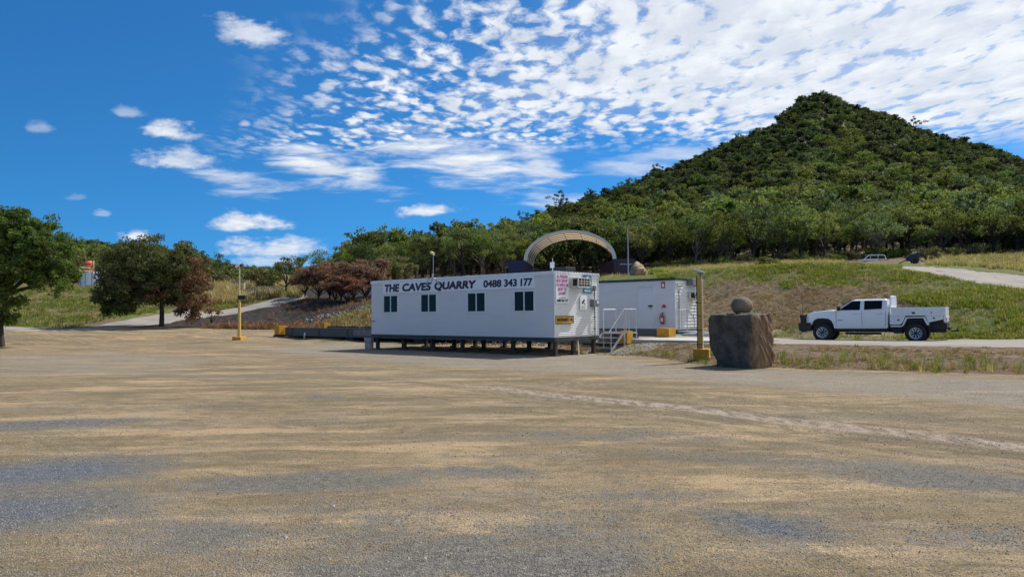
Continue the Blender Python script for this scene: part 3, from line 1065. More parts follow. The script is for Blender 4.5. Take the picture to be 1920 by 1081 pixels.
office = empty('site_office', OB, -ANG, 'long white portable office on stumps with phone number sign', 'portable office')
b = MB()
b.box(0, 0, 0, OL - .02, OW, OH - .06)
for x in (6.01,):
    b.box(x - .012, -.006, .02, x + .012, 0, 2.05)
b.box(0, -.012, 0, .05, -.001, OH - .14).box(OL - .07, -.012, 0, OL - .02, -.001, OH - .14)
b.build('wall', M['wall_white'], office)
b = MB()
for k in range(1, 32):      # faint ribs of the long side
    b.box(.05, -.004, k * .0815, OL - .07, 0, k * .0815 + .012)
b.build('cladding', M['wall_white'], office)
b = MB()
ribbed(b, .05, OW - .02, .03, OH - .10, OL - .018)
b.box(OL - .018, -.012, 0, OL + .006, .05, OH - .06).box(OL - .018, OW - .02, 0, OL + .006, OW + .01, OH - .06)
b.build('end_wall', M['rib_white'], office)
b = MB()
b.box(-.04, -.05, OH - .13, OL + .03, -.013, OH)
b.box(-.04, OW + .011, OH - .13, OL + .03, OW + .05, OH)
b.box(-.039, -.012, OH - .13, -.001, OW + .01, OH)
b.build('fascia', M['trim_white'], office)
b = MB()
b.box(-.03, -.012, OH - .058, OL + .02, OW + .01, OH - .02)
for k in range(17):
    y = .05 + k * (OW - .1) / 16
    b.prism([(y - .05, OH - .02), (y - .025, OH + .025), (y + .025, OH + .025), (y + .05, OH - .02)], -.02, OL + .05, 'x')
b.build('roof', M['trim_white'], office)
b = MB()
b.box(-.02, -.02, -.17, OL, .06, -.002).box(-.02, OW - .06, -.17, OL, OW + .02, -.002)
b.box(OL - .06, .061, -.139, OL + .005, OW - .061, -.003).box(-.02, .061, -.139, .05, OW - .061, -.003)
for k in range(1, 12):
    b.box(k - .03, .061, -.13, k + .03, OW - .061, -.004)
b.build('floor_beam', M['dark_steel'], office)
for y in (.16, 1.45, OW - .2):
    for x in ([.3, 2.35, 4.45, 6.5, 9.6, 11.9] if y < 1 else [.9, 3.1, 4.6, 6.6, 9.4, 11.85]):
        w = OB + x * E1 + y * E2
        zg = float(zat(w[0], w[1])) - OB[2]
        b = MB()
        b.box(x - .075, y - .075, zg - .1, x + .075, y + .075, -.171)
        b.box(x - .17, y - .17, zg - .1, x + .17, y + .17, zg + .05)
        b.build('stump', M['stump'], office)
for x, z in ((.98, 1.075), (3.82, 1.075), (6.99, 1.065), (9.81, 1.065)):
    window(office, x, z, 1.16, .90, -.005)
s = MB()
s.box(.98, -.045, 2.06, 10.97, -.006, 2.62)
sg = s.build('sign_board', M['sign_white'], office)
for body, x0, w, z, h in (('THE', 1.12, 1.16, 2.125, .385), ('CAVES', 2.49, 2.12, 2.125, .39), ('QUARRY', 4.83, 2.76, 2.075, .435), ('0488', 8.04, 1.09, 2.15, .325), ('343', 9.27, .75, 2.15, .325), ('177', 10.22, .66, 2.15, .325)):
    lt = text_mesh('lettering', body, w, h, M['navy_letter'], sg, .036 if x0 < 8 else .024, .12 if x0 < 8 else .03)
    lt.location = (x0, -.0455, z)

# fittings on the end wall (local x = OL, facing +x)
XE = OL + .012


def end_panel(name, y0, z0, y1, z1, m_, d=.02):
    s_ = MB()
    s_.box(XE - .003, y0, z0, XE + d, y1, z1)
    return s_.build(name, m_, office, bevel=.004)


def end_text(parent, body, y0, z0, w, h, m_, bold=.0, x=XE + .021, **kw):
    o = text_mesh('lettering', body, w, h, m_, parent, bold, **kw)
    o.rotation_euler = (0, 0, pi / 2)
    o.location = (x, y0, z0)
    return o


rs = end_panel('report_sign', .06, 1.40, .92, 2.62, M['sign_white'])
for i, (wd, a, w) in enumerate((('ALL PERSONS', .12, .75), ('MUST REPORT', .11, .77), ('TO OFFICE ON', .10, .79), ('ENTRY TO', .20, .58), ('QUARRY', .24, .50))):
    end_text(rs, wd, a, 2.44 - i * .175, w, .135, M['magenta_letter'], .005)
end_text(rs, '0488 343 177', .11, 1.46, .76, .11, M['navy_letter'], .008)
b = MB(); b.box(XE + .0205, .25, 1.615, XE + .024, .72, 1.63); b.build('rule', M['navy_letter'], rs)
ac = air_con(office, (OL + .44, 1.06, 2.07), pi / 2, .85, .44, .40)
fa = end_panel('first_aid_sign', 1.98, 1.84, 2.58, 2.61, M['teal'])
b = MB(); b.box(XE + .0205, 2.21, 2.06, XE + .024, 2.35, 2.56).box(XE + .0205, 2.06, 2.24, XE + .0239, 2.209, 2.38).box(XE + .0205, 2.351, 2.24, XE + .0239, 2.50, 2.38)
b.build('cross', M['sign_white'], fa)
end_text(fa, 'FIRST AID', 2.05, 1.90, .46, .085, M['sign_white'], .005)
cs = end_panel('camera_sign', 1.74, 1.12, 2.22, 1.75, M['sign_white'])
b = MB(); b.prism([(1.82, 1.44), (1.87, 1.38), (2.07, 1.52), (2.02, 1.60)], XE + .0205, XE + .025, 'x').prism([(1.95, 1.40), (2.10, 1.36), (2.10, 1.39), (1.97, 1.44)], XE + .0205, XE + .0245, 'x')
b.build('camera_emblem', M['black'], cs)
b = MB()
for k in range(4):
    b.box(XE + .0205, 1.80 + .02 * (k % 2), 1.16 + k * .045, XE + .024, 2.16 - .04 * (k % 3), 1.18 + k * .045)
b.build('fine_print', M['lime_print'] if 'lime_print' in M else mat('lime_print', (.35, .45, .18), .5), cs)
ys = end_panel('entrance_sign', .04, .56, 1.25, .88, M['yellow'])
end_text(ys, 'SITE ENTRANCE', .12, .66, .80, .13, M['black'], .008)
b = MB(); b.prism([(.98, .70), (1.08, .70), (1.08, .65), (1.20, .725), (1.08, .80), (1.08, .75), (.98, .75)], XE + .0205, XE + .025, 'x'); b.build('arrow', M['black'], ys)
b = MB()
b.box(XE + .0205, .04, .56, XE + .03, 1.25, .58).box(XE + .0205, .04, .86, XE + .03, 1.25, .88).box(XE + .0205, 1.225, .581, XE + .03, 1.25, .859)
b.build('border', M['black'], ys)
b = MB(); b.box(XE - .003, 2.50, 1.27, XE + .18, 2.92, 1.58)
mb_ = b.build('meter_box', M['grey_box'], office, bevel=.02)
b = MB(); b.box(XE + .1805, 2.74, 1.40, XE + .188, 2.86, 1.52); b.build('meter_window', M['sign_white'], mb_)
b = MB(); b.cyl((XE + .04, 2.76, -.05), (XE + .04, 2.76, 1.269), .022).cyl((XE + .04, 2.76, 1.581), (XE + .04, 2.76, 1.97), .022)
for z in (.3, .8, 1.8):
    b.box(XE - .003, 2.72, z, XE + .066, 2.80, z + .03)
b.build('conduit', M['dark_steel'], office)
b = MB(); b.box(XE - .003, 2.66, 1.971, XE + .1, 2.82, 2.17); b.build('junction_box', M['grey_box'], office, bevel=.01)
b = MB(); b.tube([(.02, -.013, .66), (.02, -.06, .66), (.25, -.06, .66)], .012, 6).box(.22, -.07, .63, .30, -.05, .69)
b.build('bracket', M['dark_steel'], office)
# mast on the roof edge, with a spotlight head
mx = 4.62
b = MB()
b.tube([(mx, -.07, 2.44), (mx + .12, -.09, 2.70), (mx + .12, -.09, 2.92)], .022, 6).tube([(mx + .5, -.07, 2.42), (mx + .26, -.08, 2.72), (mx + .05, -.07, 2.74)], .02, 6)
b.tube([(mx - .26, -.07, 2.38), (mx - .24, -.07, 2.66), (mx + .1, -.08, 2.74)], .016, 6)
b.cyl((mx + .18, -.08, 2.7), (mx + .18, -.08, 3.80), .013)
b.box(mx + .5, -.10, 2.36, mx + .62, -.05, 2.46)
ms_ = b.build('mast', M['galv'], office)
b = MB()
b.hexa([(mx + .02, -.15, 3.86), (mx + .22, -.15, 3.78), (mx + .02, -.03, 3.86), (mx + .22, -.03, 3.78), (mx + .03, -.15, 3.97), (mx + .24, -.15, 3.89), (mx + .03, -.03, 3.97), (mx + .24, -.03, 3.89)])
b.build('spotlight', M['cream'], ms_)
# antenna panel and evaporative cooler housing behind the roof edge
b = MB(); b.box(11.05, .9, OH - .02, 11.9, 1.6, OH + .24)
b.build('roof_unit', M['black'], office, bevel=.02)
b = MB(); b.cyl((11.45, .6, OH - .02), (11.45, .6, OH + .60), .013)
an = b.build('antenna', M['trim_white'], office)
b = MB(); b.box(11.34, .56, OH + .201, 11.56, .586, OH + .439); b.build('antenna_panel', M['sign_white'], an, bevel=.01)

# things lying about the office
w = OB + np.array([-.35, .1, 0]) @ np.array([E1, E2, [0, 0, 1]])
t = empty('bucket', (w[0], w[1], float(zat(w[0], w[1]))), 0, 'grey plastic drum standing at the far left stump of the office', 'drum')
b = MB(); b.lathe([(.19, 0), (.22, .05), (.24, .5), (.25, .52), (.25, .55), (.22, .55), (.21, .3)], 20); b.build('tub', mat('grey_plastic', (.33, .35, .38), .5, .1), t, smooth=40)
b = MB(); b.tube([(-.245, 0, .5), (-.2, -.18, .38), (0, -.265, .30), (.2, -.18, .38), (.245, 0, .5)], .008, 5); b.build('handle', M['dark_steel'], t)
w0 = st(-.1, -1.45); w1 = st(.12, -1.65)
b = MB(); b.tube([(w0[0], w0[1], .74), (w1[0], w1[1], float(zat(w1[0], w1[1])) - .02)], .035, 8)
tag(b.build('leaning_pipe', M['cream']), 'pale pipe leaning out from under the office end wall', 'pipe')

# ------------------------------------------------------------------ weighbridge behind the office
wb = empty('weighbridge', st(-28, 1.6, 0), -ANG, 'long dark steel weighbridge deck running behind the office', 'weighbridge')
WL = 28.4
b = MB(); b.box(0, 0, .36, WL, .12, .94).box(0, -.06, .90, WL, -.001, .94).box(0, -.06, .36, WL, -.001, .40)
for k in range(9):
    b.box(.9 + k * 3.2, -.05, .401, .97 + k * 3.2, -.001, .899)
b.build('near_beam', M['weigh_grey'], wb)
b = MB(); b.box(8.0, -.012, .47, 10.9, -.001, .86); b.build('faded_panel', M['weigh_patch'], wb)
b = MB(); b.box(0, 3.48, .36, WL, 3.60, .99).box(0, 3.46, .95, WL, 3.479, .99); b.build('far_beam', M['weigh_grey'], wb)
b = MB(); b.box(0, .121, .50, WL, 3.479, .56); b.build('deck', M['weigh_grey'], wb)
for k in range(5):
    b = MB(); b.box(.4 + k * 6.7, .02, -.2, 1.2 + k * 6.7, 3.5, .355); b.build('footing', M['stump'], wb)
b = MB(); b.cyl((2.5, -.03, .40), (2.5, -.03, .62), .06, .05, 10).box(2.42, -.06, .12, 2.52, -.02, .40); b.build('load_cell', M['trim_white'], wb)
for name, s_, t_, z_, h, w_, lab in (('yellow_block', -28.35, 1.45, .45, .62, .62, 'yellow block at the far left end of the weighbridge, nearest the light pole'),
                                     ('yellow_block', -28.2, 5.05, .75, .5, .55, 'small yellow block on the far rail of the weighbridge, against the grass'),
                                     ('yellow_block', .42, 1.5, .40, .56, .45, 'yellow block behind the steel stairs, at the near rail of the weighbridge'),
                                     ('yellow_block', .45, 5.05, .56, .46, .66, 'orange yellow block below the white door, at the end of the far rail')):
    p = st(s_, t_, z_)
    b = MB(); b.box(-w_ / 2, -w_ / 2, 0, w_ / 2, w_ / 2, h).box(-.012, -w_ / 2 - .004, .02, .012, -w_ / 2 - .001, h - .02)
    o = b.build(name, M['yellow_block'], bevel=.03)
    o.location = p
    o.rotation_euler = (0, 0, -ANG)
    tag(o, lab, 'block', 'yellow blocks at the weighbridge ends')
b = MB(); b.box(-28.9, 1.2, .05, -28.1, 5.3, .44)
o = b.build('ramp_sleepers', M['stump']); o.location = st(0, 0); o.rotation_euler = (0, 0, -ANG)
tag(o, 'dark sleeper stack under the far left end of the weighbridge', 'sleepers')
b = MB(); b.prism([(.62, 1.7), (4.6, 1.75), (6.0, 2.2), (6.0, 5.0), (.62, 5.3)], .30, .585, 'z')
o = b.build('concrete_apron', M['concrete'], bevel=.02); o.location = st(0, 0); o.rotation_euler = (0, 0, -ANG)
tag(o, 'pale concrete slab where the gravel road meets the weighbridge', 'slab', None, 'structure')

# ------------------------------------------------------------------ steel stairs and landing at the office end
p = st(0, 0, 0)
sz = min(.14, float(zat(*st(.1, .1)[:2])))
ss = empty('access_stairs', (p[0], p[1], sz), -ANG, 'galvanised stairs with landing and handrail at the office corner', 'stairs')
LZ = .90 - sz
b = MB(); b.box(-.52, 1.05, LZ - .05, .62, 2.15, LZ)
for k in range(14):
    b.box(-.5, 1.07 + k * .076, LZ + .001, .6, 1.10 + k * .076, LZ + .012)
b.build('landing', M['galv'], ss)
for x in (-.5, .6):
    b = MB(); b.hexa([(x - .025, -.12, -.02), (x + .025, -.12, -.02), (x - .025, .02, -.02), (x + .025, .02, -.02), (x - .025, .96, LZ - .02), (x + .025, .96, LZ - .02), (x - .025, 1.049, LZ - .02), (x + .025, 1.049, LZ - .02)])
    b.build('stringer', M['galv'], ss)
for k in range(3):
    b = MB(); y = .08 + .25 * (k + .5); z = LZ * (k + 1) / 4
    b.box(-.474, y, z - .03, .574, y + .24, z); b.build('tread', M['galv'], ss)
for x, y in ((-.5, 1.1), (.6, 1.1), (-.5, 2.1), (.6, 2.1)):
    b = MB(); b.box(x - .025, y - .025, -.05, x + .025, y + .025, LZ - .051); b.build('leg', M['galv'], ss)
b = MB()
b.tube([(.6, .04, 0), (.6, .04, LZ * .15 + .85)], .024, 6)
b.tube([(.6, -.12, .87), (.6, .04, LZ * .1 + .93), (.6, 1.1, LZ + 1.04), (.6, 1.1, LZ)], .022, 8)
b.tube([(-.5, 1.1, LZ), (-.5, 1.1, LZ + 1.04), (-.5, 2.1, LZ + 1.04), (.6, 2.1, LZ + 1.04), (.6, 2.1, LZ)], .022, 8)
b.tube([(-.5, 2.1, LZ), (-.5, 2.1, LZ + 1.03)], .022, 8).tube([(.05, 2.1, LZ), (.05, 2.1, LZ + 1.03)], .022, 8).tube([(.6, 1.5, LZ), (.6, 1.5, LZ + 1.03)], .022, 8)
b.tube([(.6, 1.1, LZ + 1.04), (.6, 2.1, LZ + 1.04)], .022, 8)
b.build('handrail', M['galv'], ss)
b = MB(); b.box(.575, .1, -.02, .625, 2.1, .03).box(-.525, .1, -.02, -.475, 2.1, .03).box(-.474, .1, -.02, .574, .15, .03); b.build('base_rail', M['galv'], ss)

# ------------------------------------------------------------------ second portable building
A2 = .70
F1 = np.array([cos(A2), -sin(A2), 0]); F2 = np.array([sin(A2), cos(A2), 0])
q = at(1266.5, 618, 38.5)
B2L, B2W, B2H = 7.2, 3.05, 2.72
o2 = q - B2L * F1
crib = empty('crib_room', o2, -A2, 'smaller white portable building with a closed door behind the weighbridge', 'portable building')
b = MB(); b.box(0, 0, 0, B2L - .02, B2W, B2H - .08).box(B2L - .06, -.01, 0, B2L - .02, -.001, B2H - .1)
b.build('wall', M['wall_white'], crib)
b = MB()
for k in range(1, 15):
    b.box(0, -.004, k * .17, B2L - .07, 0, k * .17 + .014)
b.build('cladding', M['wall_white'], crib)
b = MB(); ribbed(b, .04, B2W - .02, .02, B2H - .1, B2L - .018, .17, .022)
b.box(B2L - .018, -.01, 0, B2L + .008, .04, B2H - .08).box(B2L - .018, B2W - .02, 0, B2L + .008, B2W + .01, B2H - .08)
b.build('end_wall', M['rib_white'], crib)
b = MB(); b.box(-.05, -.07, B2H - .12, B2L + .05, -.012, B2H + .01).box(B2L + .012, -.011, B2H - .10, B2L + .05, B2W + .05, B2H + .009).box(-.05, -.011, B2H - .078, B2L + .011, B2W + .05, B2H + .012)
b.build('roof', M['green_trim'], crib)
b = MB(); b.box(0, .02, -.16, B2L - .03, B2W - .02, -.002)
for k in range(4):
    b.box(.2 + k * 2.1, .06, -.7, .5 + k * 2.1, .36, -.161).box(.2 + k * 2.1, B2W - .4, -.7, .5 + k * 2.1, B2W - .1, -.161)
b.build('floor_beam', M['dark_steel'], crib)


def on_wall(px, py):
    r = ray(px, py); n = F2
    h = (q - np.array([0, 0, CZ])) @ n / (r @ n)
    d = np.array([0, 0, CZ]) + r * h - o2
    return d @ F1, d[2]


dx0, dz1 = on_wall(1198, 540); dx1, dz0 = on_wall(1226.5, 616)
b = MB(); b.box(dx0, -.035, .03, dx1, -.006, dz1)
dr = b.build('door', mat('door_grey', (.66, .69, .72), .45, .03), crib, bevel=.006)
hx, hz = on_wall(1221, 573.5)
b = MB(); b.box(hx - .14, -.075, hz - .04, hx + .10, -.036, hz + .05).cyl((hx, -.036, hz - .12), (hx, -.07, hz - .12), .03)
b.build('handle', M['black'], dr)
b = MB(); b.box(dx0 - .06, -.028, .0, dx0 - .008, -.005, dz1 + .06).box(dx1 + .008, -.028, .0, dx1 + .06, -.005, dz1 + .06).box(dx0 - .1, -.12, dz1 + .061, dx1 + .1, -.005, dz1 + .10)
b.build('door_frame', M['trim_white'], crib)
fx, fz = on_wall(1243.5, 534)
b = MB(); b.box(fx - .11, -.02, fz - .17, fx + .11, -.006, fz + .17); fs = b.build('fire_sign', M['fire_red'], crib)
b = MB(); b.prism([(fx - .05, fz - .1), (fx + .05, fz - .1), (fx + .05, fz + .02), (fx + .01, fz + .10), (fx - .05, fz + .06)], -.024, -.0205); b.build('extinguisher_emblem', M['sign_white'], fs)
fx, fz = on_wall(1245, 574)
b = MB(); b.prism([(fx - .13, fz - .08), (fx + .13, fz - .08), (fx + .13, fz + .02), (fx, fz + .13), (fx - .13, fz + .02)], -.018, -.006); b.build('extinguisher_sign', M['fire_red'], crib)
fx, fz = on_wall(1244.5, 598)
ex = empty('fire_extinguisher', tuple(o2 + fx * F1 - .12 * F2 + np.array([0, 0, fz - .28])), -A2, 'red fire extinguisher hanging on the wall beside the white door', 'fire extinguisher')
b = MB(); b.lathe([(.02, 0), (.085, .01), (.09, .04), (.09, .42), (.07, .49), (.03, .53), (.03, .56)], 18); b.build('cylinder', M['red'], ex, smooth=40)
b = MB(); b.tube([(0, 0, .56), (-.08, 0, .60), (-.15, 0, .5), (-.16, 0, .3), (-.14, 0, .1)], .016, 6); b.build('hose', M['black'], ex)
b = MB(); b.box(-.02, -.015, .56, .02, .015, .62).box(-.02, -.012, .62, .12, .012, .645); b.build('valve', M['black'], ex)
b = MB(); b.box(-.05, -.0925, .16, .05, -.0885, .34); b.build('band', M['sign_white'], ex)
b = MB(); b.box(-.04, .091, .2, .04, .118, .45); b.build('wall_bracket', M['dark_steel'], ex)
# end wall fittings
XE2 = B2L + .024
b = MB(); b.box(XE2, .12, B2H - .46, XE2 + .02, .82, B2H - .24); es = b.build('exit_sign', M['sign_white'], crib)
b = MB(); b.box(XE2 + .0205, .16, B2H - .43, XE2 + .024, .78, B2H - .27); b.build('sign_face', M['green_trim'], es)
b = MB(); b.box(XE2 + .0245, .22, B2H - .385, XE2 + .027, .72, B2H - .315); b.build('sign_text', M['sign_white'], es)
b = MB(); b.cyl((XE2 + .02, .36, 0), (XE2 + .02, .36, 2.1), .022); b.build('conduit', M['dark_steel'], crib)
air_con(crib, (B2L + .44, 1.5, 1.62), pi / 2, .75, .42, .42)
b = MB(); b.box(B2L + .05, 1.3, B2H - .36, B2L + .4, 2.7, B2H - .02); b.build('awning_box', M['grey_box'], crib, bevel=.02)
b = MB(); b.tube([(XE2 + .3, 2.0, 1.62), (XE2 + .02, 2.15, 1.2), (XE2 + .02, 2.0, .5)], .01, 5); b.build('cable', M['black'], crib)
# small landing and rail at its end
p = q + F1 * .25 - F2 * .05
g = float(zat(p[0], p[1]))
hr = empty('end_steps', (p[0], p[1], g), -A2, 'galvanised handrail and steps at the end of the smaller building', 'steps')
Z0 = q[2] - g
b = MB()
b.tube([(0, 0, 0), (0, 0, Z0 + 1.05), (0, .9, Z0 + 1.05), (.02, 1.7, Z0 + .62), (.02, 1.7, 0)], .024, 8).tube([(0, .9, 0), (0, .9, Z0 + 1.04)], .024, 8).tube([(.08, .12, 0), (.08, .12, Z0 + 1.04)], .02, 6)
b.build('handrail', M['galv'], hr)
b = MB(); b.box(-.1, -.02, Z0 - .12, .9, 1.2, Z0 - .06); b.build('landing', M['galv'], hr)
b = MB(); b.box(-.1, 1.25, max(.02, Z0 * .4), .9, 1.6, max(.06, Z0 * .4 + .04)); b.build('tread', M['galv'], hr)
# debris beside it
rng = random.Random(4)
b = MB()
for k in range(9):
    a = (rng.uniform(-.9, .9), rng.uniform(-.4, .4), rng.uniform(.02, .15)); an_ = rng.uniform(-.5, .5)
    b.tube([a, (a[0] + cos(an_) * 1.1, a[1] + sin(an_) * 1.1, a[2] + rng.uniform(-.02, .12))], .03, 5)
p = at(1293, 622, 37.0)
o = b.build('scrap_pile', M['galv']); o.location = (p[0], p[1], float(zat(p[0], p[1])))
tag(o, 'low pile of scrap pipes on the ground below the handrail', 'scrap')

# ------------------------------------------------------------------ light poles
p = on_z(448.5, 641, 0.02)
lp = empty('light_pole', p, -.25, 'slender yellow pole with solar floodlight standing left of the weighbridge', 'light pole')
b = MB(); b.box(-.33, -.33, -.05, .33, .33, .36); b.build('base_block', M['yellow_block'], lp, bevel=.03)
b = MB(); b.tube([(0, 0, .38), (0, 0, .55), (0, 0, 2.6), (0, 0, 2.75)], [.125, .11, .095, .05], 12); b.build('post', mat('post_yellow', (.55, .37, .10), .6, .12, 3), lp, smooth=40)
b = MB(); b.cyl((0, 0, 2.75), (0, 0, 5.12), .045, .035, 8); b.build('upper_pole', M['cream'], lp)
b = MB(); b.box(-.06, -.10, 2.86, .48, .10, 3.14); b.build('control_box', M['black'], lp, bevel=.02)
b = MB(); b.hexa([(-.26, -.13, 5.02), (.10, -.13, 5.18), (-.26, .13, 5.02), (.10, .13, 5.18), (-.24, -.13, 5.16), (.08, -.13, 5.30), (-.24, .13, 5.16), (.08, .13, 5.30)])
hd = b.build('lamp_head', M['sign_white'], lp)
b = MB(); b.box(.10, -.1, 5.05, .22, .1, 5.28); b.build('lamp_bracket', M['dark_steel'], lp)

p = on_z(1316, 677, .06)
cp = empty('camera_pole', (p[0], p[1], float(zat(p[0], p[1]))), -.35, 'square yellow post with white camera hood between office and rock', 'pole')
b = MB(); b.box(-.27, -.27, -.1, .27, .27, .36); b.build('base_block', M['yellow_block'], cp, bevel=.02)
b = MB(); b.box(-.11, -.075, .361, .03, .075, 2.86); b.build('post', mat('post_ochre', (.46, .28, .06), .6, .12, 3, dirt=(.25, .17, .08)), cp, bevel=.01)
b = MB(); b.box(.031, -.07, .361, .05, .07, 2.78)  # sunlit side of the post, its light put into cream colour; slats mark perforations
for k in range(30):
    b.box(.051, -.07, .42 + k * .079, .066, .07, .46 + k * .079)
b.build('lit_side', M['cream'], cp)
b = MB(); b.cyl((-.135, 0, .361), (-.135, 0, 2.9), .018, None, 6)
for z in (.5, 1.0, 1.5, 1.95):
    b.box(-.16, -.085, z, .03, .085, z + .02)
b.tube([(-.135, 0, 1.95), (-.2, 0, 2.05), (-.2, 0, 2.2), (-.13, 0, 2.3)], .014, 5)
b.build('cable', M['black'], cp)
b = MB(); b.hexa([(-.2, -.12, 3.13), (.14, -.12, 3.0), (-.2, .12, 3.13), (.14, .12, 3.0), (-.19, -.12, 3.18), (.17, -.12, 3.05), (-.19, .12, 3.18), (.17, .12, 3.05)])
b.build('camera_hood', M['sign_white'], cp)
b = MB(); b.box(-.04, -.05, 2.861, .02, .05, 3.03).box(-.10, -.06, 2.96, .10, .06, 3.02); b.build('camera', M['grey_box'], cp)


# ------------------------------------------------------------------ the standing stone and the ball on it
def rock_mesh(name, fn, n, mats, cuts=()):
    bm = bmesh.new()
    bmesh.ops.create_cube(bm, size=2)
    bmesh.ops.subdivide_edges(bm, edges=bm.edges, cuts=n, use_grid_fill=True)
    for v in bm.verts:
        v.co = fn(v.co)
        for nn, d in cuts:        # flat fracture faces
            e = v.co.dot(nn) - d
            if e > 0:
                v.co -= nn * e
    me = bpy.data.meshes.new(name)
    bm.to_mesh(me)
    bm.free()
    me.materials.append(mats)
    me.shade_smooth()
    me.set_sharp_from_angle(angle=radians(38))
    return me


def stone_mat(name, c0, c1, c2, spk, bs=14, face=None):
    m_ = bpy.data.materials.new(name)
    m_.use_nodes = True
    t = NT(m_.node_tree)
    p_ = t.n['Principled BSDF']
    pos = t.n.new('ShaderNodeTexCoord').outputs['Object']
    n1, n2, n3 = t.noise(pos, 2.2, 5, .65), t.noise(t.mapping(pos, (3, 3, .8)), 2.5, 5, .6), t.noise(pos, 30, 3, .6)
    c = t.mix(t.mapr(n1, .35, .65), c0, c1)
    c = t.mix(t.mapr(n2, .55, .72, 0, .8), c, c2)
    if face:       # one split face is iron stained
        sx = t.sep(pos)[0]
        sx = t.m('ADD', sx, t.m('MULTIPLY', t.m('SUBTRACT', n1, .5), .3))
        fc_ = t.mix(t.mapr(n2, .35, .65), face, tuple(x * .45 for x in face))
        c = t.mix(t.mapr(sx, .64, .76, 0, .9), c, fc_)
    c = t.mix(t.mapr(n3, .62, .75, 0, .6), c, spk)
    t.put(p_.inputs['Base Color'], c)
    p_.inputs['Roughness'].default_value = .9
    p_.inputs['Specular IOR Level'].default_value = .2
    t.put(p_.inputs['Normal'], t.bump(t.m('ADD', t.noise(pos, bs, 6, .7), t.m('MULTIPLY', n1, 1.2)), .8, .05))
    return m_


def slab_fn(co):
    x, y, z = co
    h = (z + 1) / 2
    wl = np.interp(h, [0, .10, .20, .32, .42, .55, .8, 1.0], [.70, .72, .80, .92, 1.02, 1.06, 1.05, 1.02])
    wr = np.interp(h, [0, .3, .6, .85, 1.0], [1.03, 1.05, 1.05, 1.02, 1.0])
    px = x * (wl if x < 0 else wr)
    # chamfered, chipped corners
    m_ = max(abs(x), abs(y))
    k = 1 - .10 * smooth(.75, 1, min(abs(x), abs(y))) * .8
    py = y * k
    px *= (1 - .05 * smooth(.8, 1, abs(y)))
    f = lambda s, a, b_: (float(fbm(px * s + 7 + z * 1.3, py * s + z * s, b_)) - .5) * a
    d = f(1.4, .12, 1) + f(4.5, .09, 2) + f(11, .05, 3)
    nx, ny = (np.sign(x) if abs(x) > .97 else 0), (np.sign(y) if abs(y) > .97 else 0)
    lump = d
    top = .05 * (float(fbm(x * 3 + 3, y * 3, 9)) - .5) * 2
    zz = h * 1.74 + (top if z > .9 else 0) - (.035 * smooth(.6, 1, max(abs(x), abs(y))) if z > .97 else 0)
    return Vector((px * .80 + nx * lump, py * .62 + ny * lump, zz - .06))


rng = random.Random(11)
CUTS = []
for k in range(46):
    nn = Vector((rng.choice((-1, 1)) * rng.random() ** .4, rng.choice((-1, 1)) * rng.random() ** .4, rng.uniform(-.5, .75))).normalized()
    sp = .82 * abs(nn.x) + .64 * abs(nn.y) + .86 * abs(nn.z)
    CUTS.append((nn, sp * rng.uniform(.86, .95) + .80 * nn.z))
p = at(1390, 690, 23.55)
stone = link('standing_stone', rock_mesh('standing_stone', slab_fn, 44, stone_mat('stone_dark', (.066, .060, .050), (.140, .124, .100), (.16, .115, .080), (.27, .25, .22), 14, (.30, .20, .13)), CUTS))
stone.location = (p[0], p[1], float(zat(p[0], p[1])))
stone.rotation_euler = (0, 0, -.85)
tag(stone, 'big dark upright block of stone with a round boulder on top', 'rock')


def ball_fn(co):
    v = co.normalized()
    d = 1 + .07 * (float(fbm(v.x * 2 + 5, v.y * 2 + v.z * 2, 4)) - .5) * 2
    v = Vector((v.x * .36 * d, v.y * .32 * d, v.z * .285 * d))
    c, s_ = cos(-.45), sin(-.45)
    return Vector((v.x * c - v.z * s_ * .6, v.y, v.x * s_ * .35 + v.z))


ball = link('round_boulder', rock_mesh('round_boulder', ball_fn, 16, stone_mat('stone_brown', (.19, .15, .105), (.28, .22, .16), (.14, .105, .075), (.25, .21, .17), 40)))
p2 = at(1391, 572, 23.55)
ball.location = (p2[0], p2[1], stone.location.z + 1.68 + .25)
tag(ball, 'rounded brown boulder balanced on top of the standing stone', 'boulder')


# ------------------------------------------------------------------ the white crew-cab pickup with alloy tray
TH = .6
TE1 = np.array([cos(TH), -sin(TH), 0]); TE2 = np.array([sin(TH), cos(TH), 0])
F0 = np.array([14.7075, 34.8758, .355])
truck = empty('pickup_truck', F0, -TH, 'white crew cab pickup with alloy tray and black bull bar on the gravel road', 'pickup truck')
TW = 1.98
side = [(-.70, .74), (-.73, .98), (-.72, 1.20), (-.66, 1.30), (-.50, 1.36), (-.22, 1.415), (.36, 1.465), (.53, 1.455), (.8, 1.465), (2.80, 1.50), (2.82, 1.40), (2.80, .66), (2.74, .62), (.66, .60),
        (.53, .62), (.50, .80), (.42, .97), (.28, 1.075), (.0, 1.10), (-.25, 1.08), (-.40, .98), (-.47, .84), (-.50, .74)]
b = MB(); b.prism(side, .06, TW - .06)
body = b.build('body', M['truck_white'], truck, bevel=.045, seg=3)
b = MB()       # bonnet bulge
b.hexa([(-.55, .45, 1.33), (.45, .40, 1.44), (-.55, TW - .45, 1.33), (.45, TW - .40, 1.44), (-.50, .55, 1.40), (.42, .50, 1.50), (-.50, TW - .55, 1.40), (.42, TW - .50, 1.50)])
b.build('bonnet', M['truck_white'], truck, bevel=.03)


def yside(z, far=False):
    y = .075 + (z - 1.46) * .30
    return TW - y if far else y


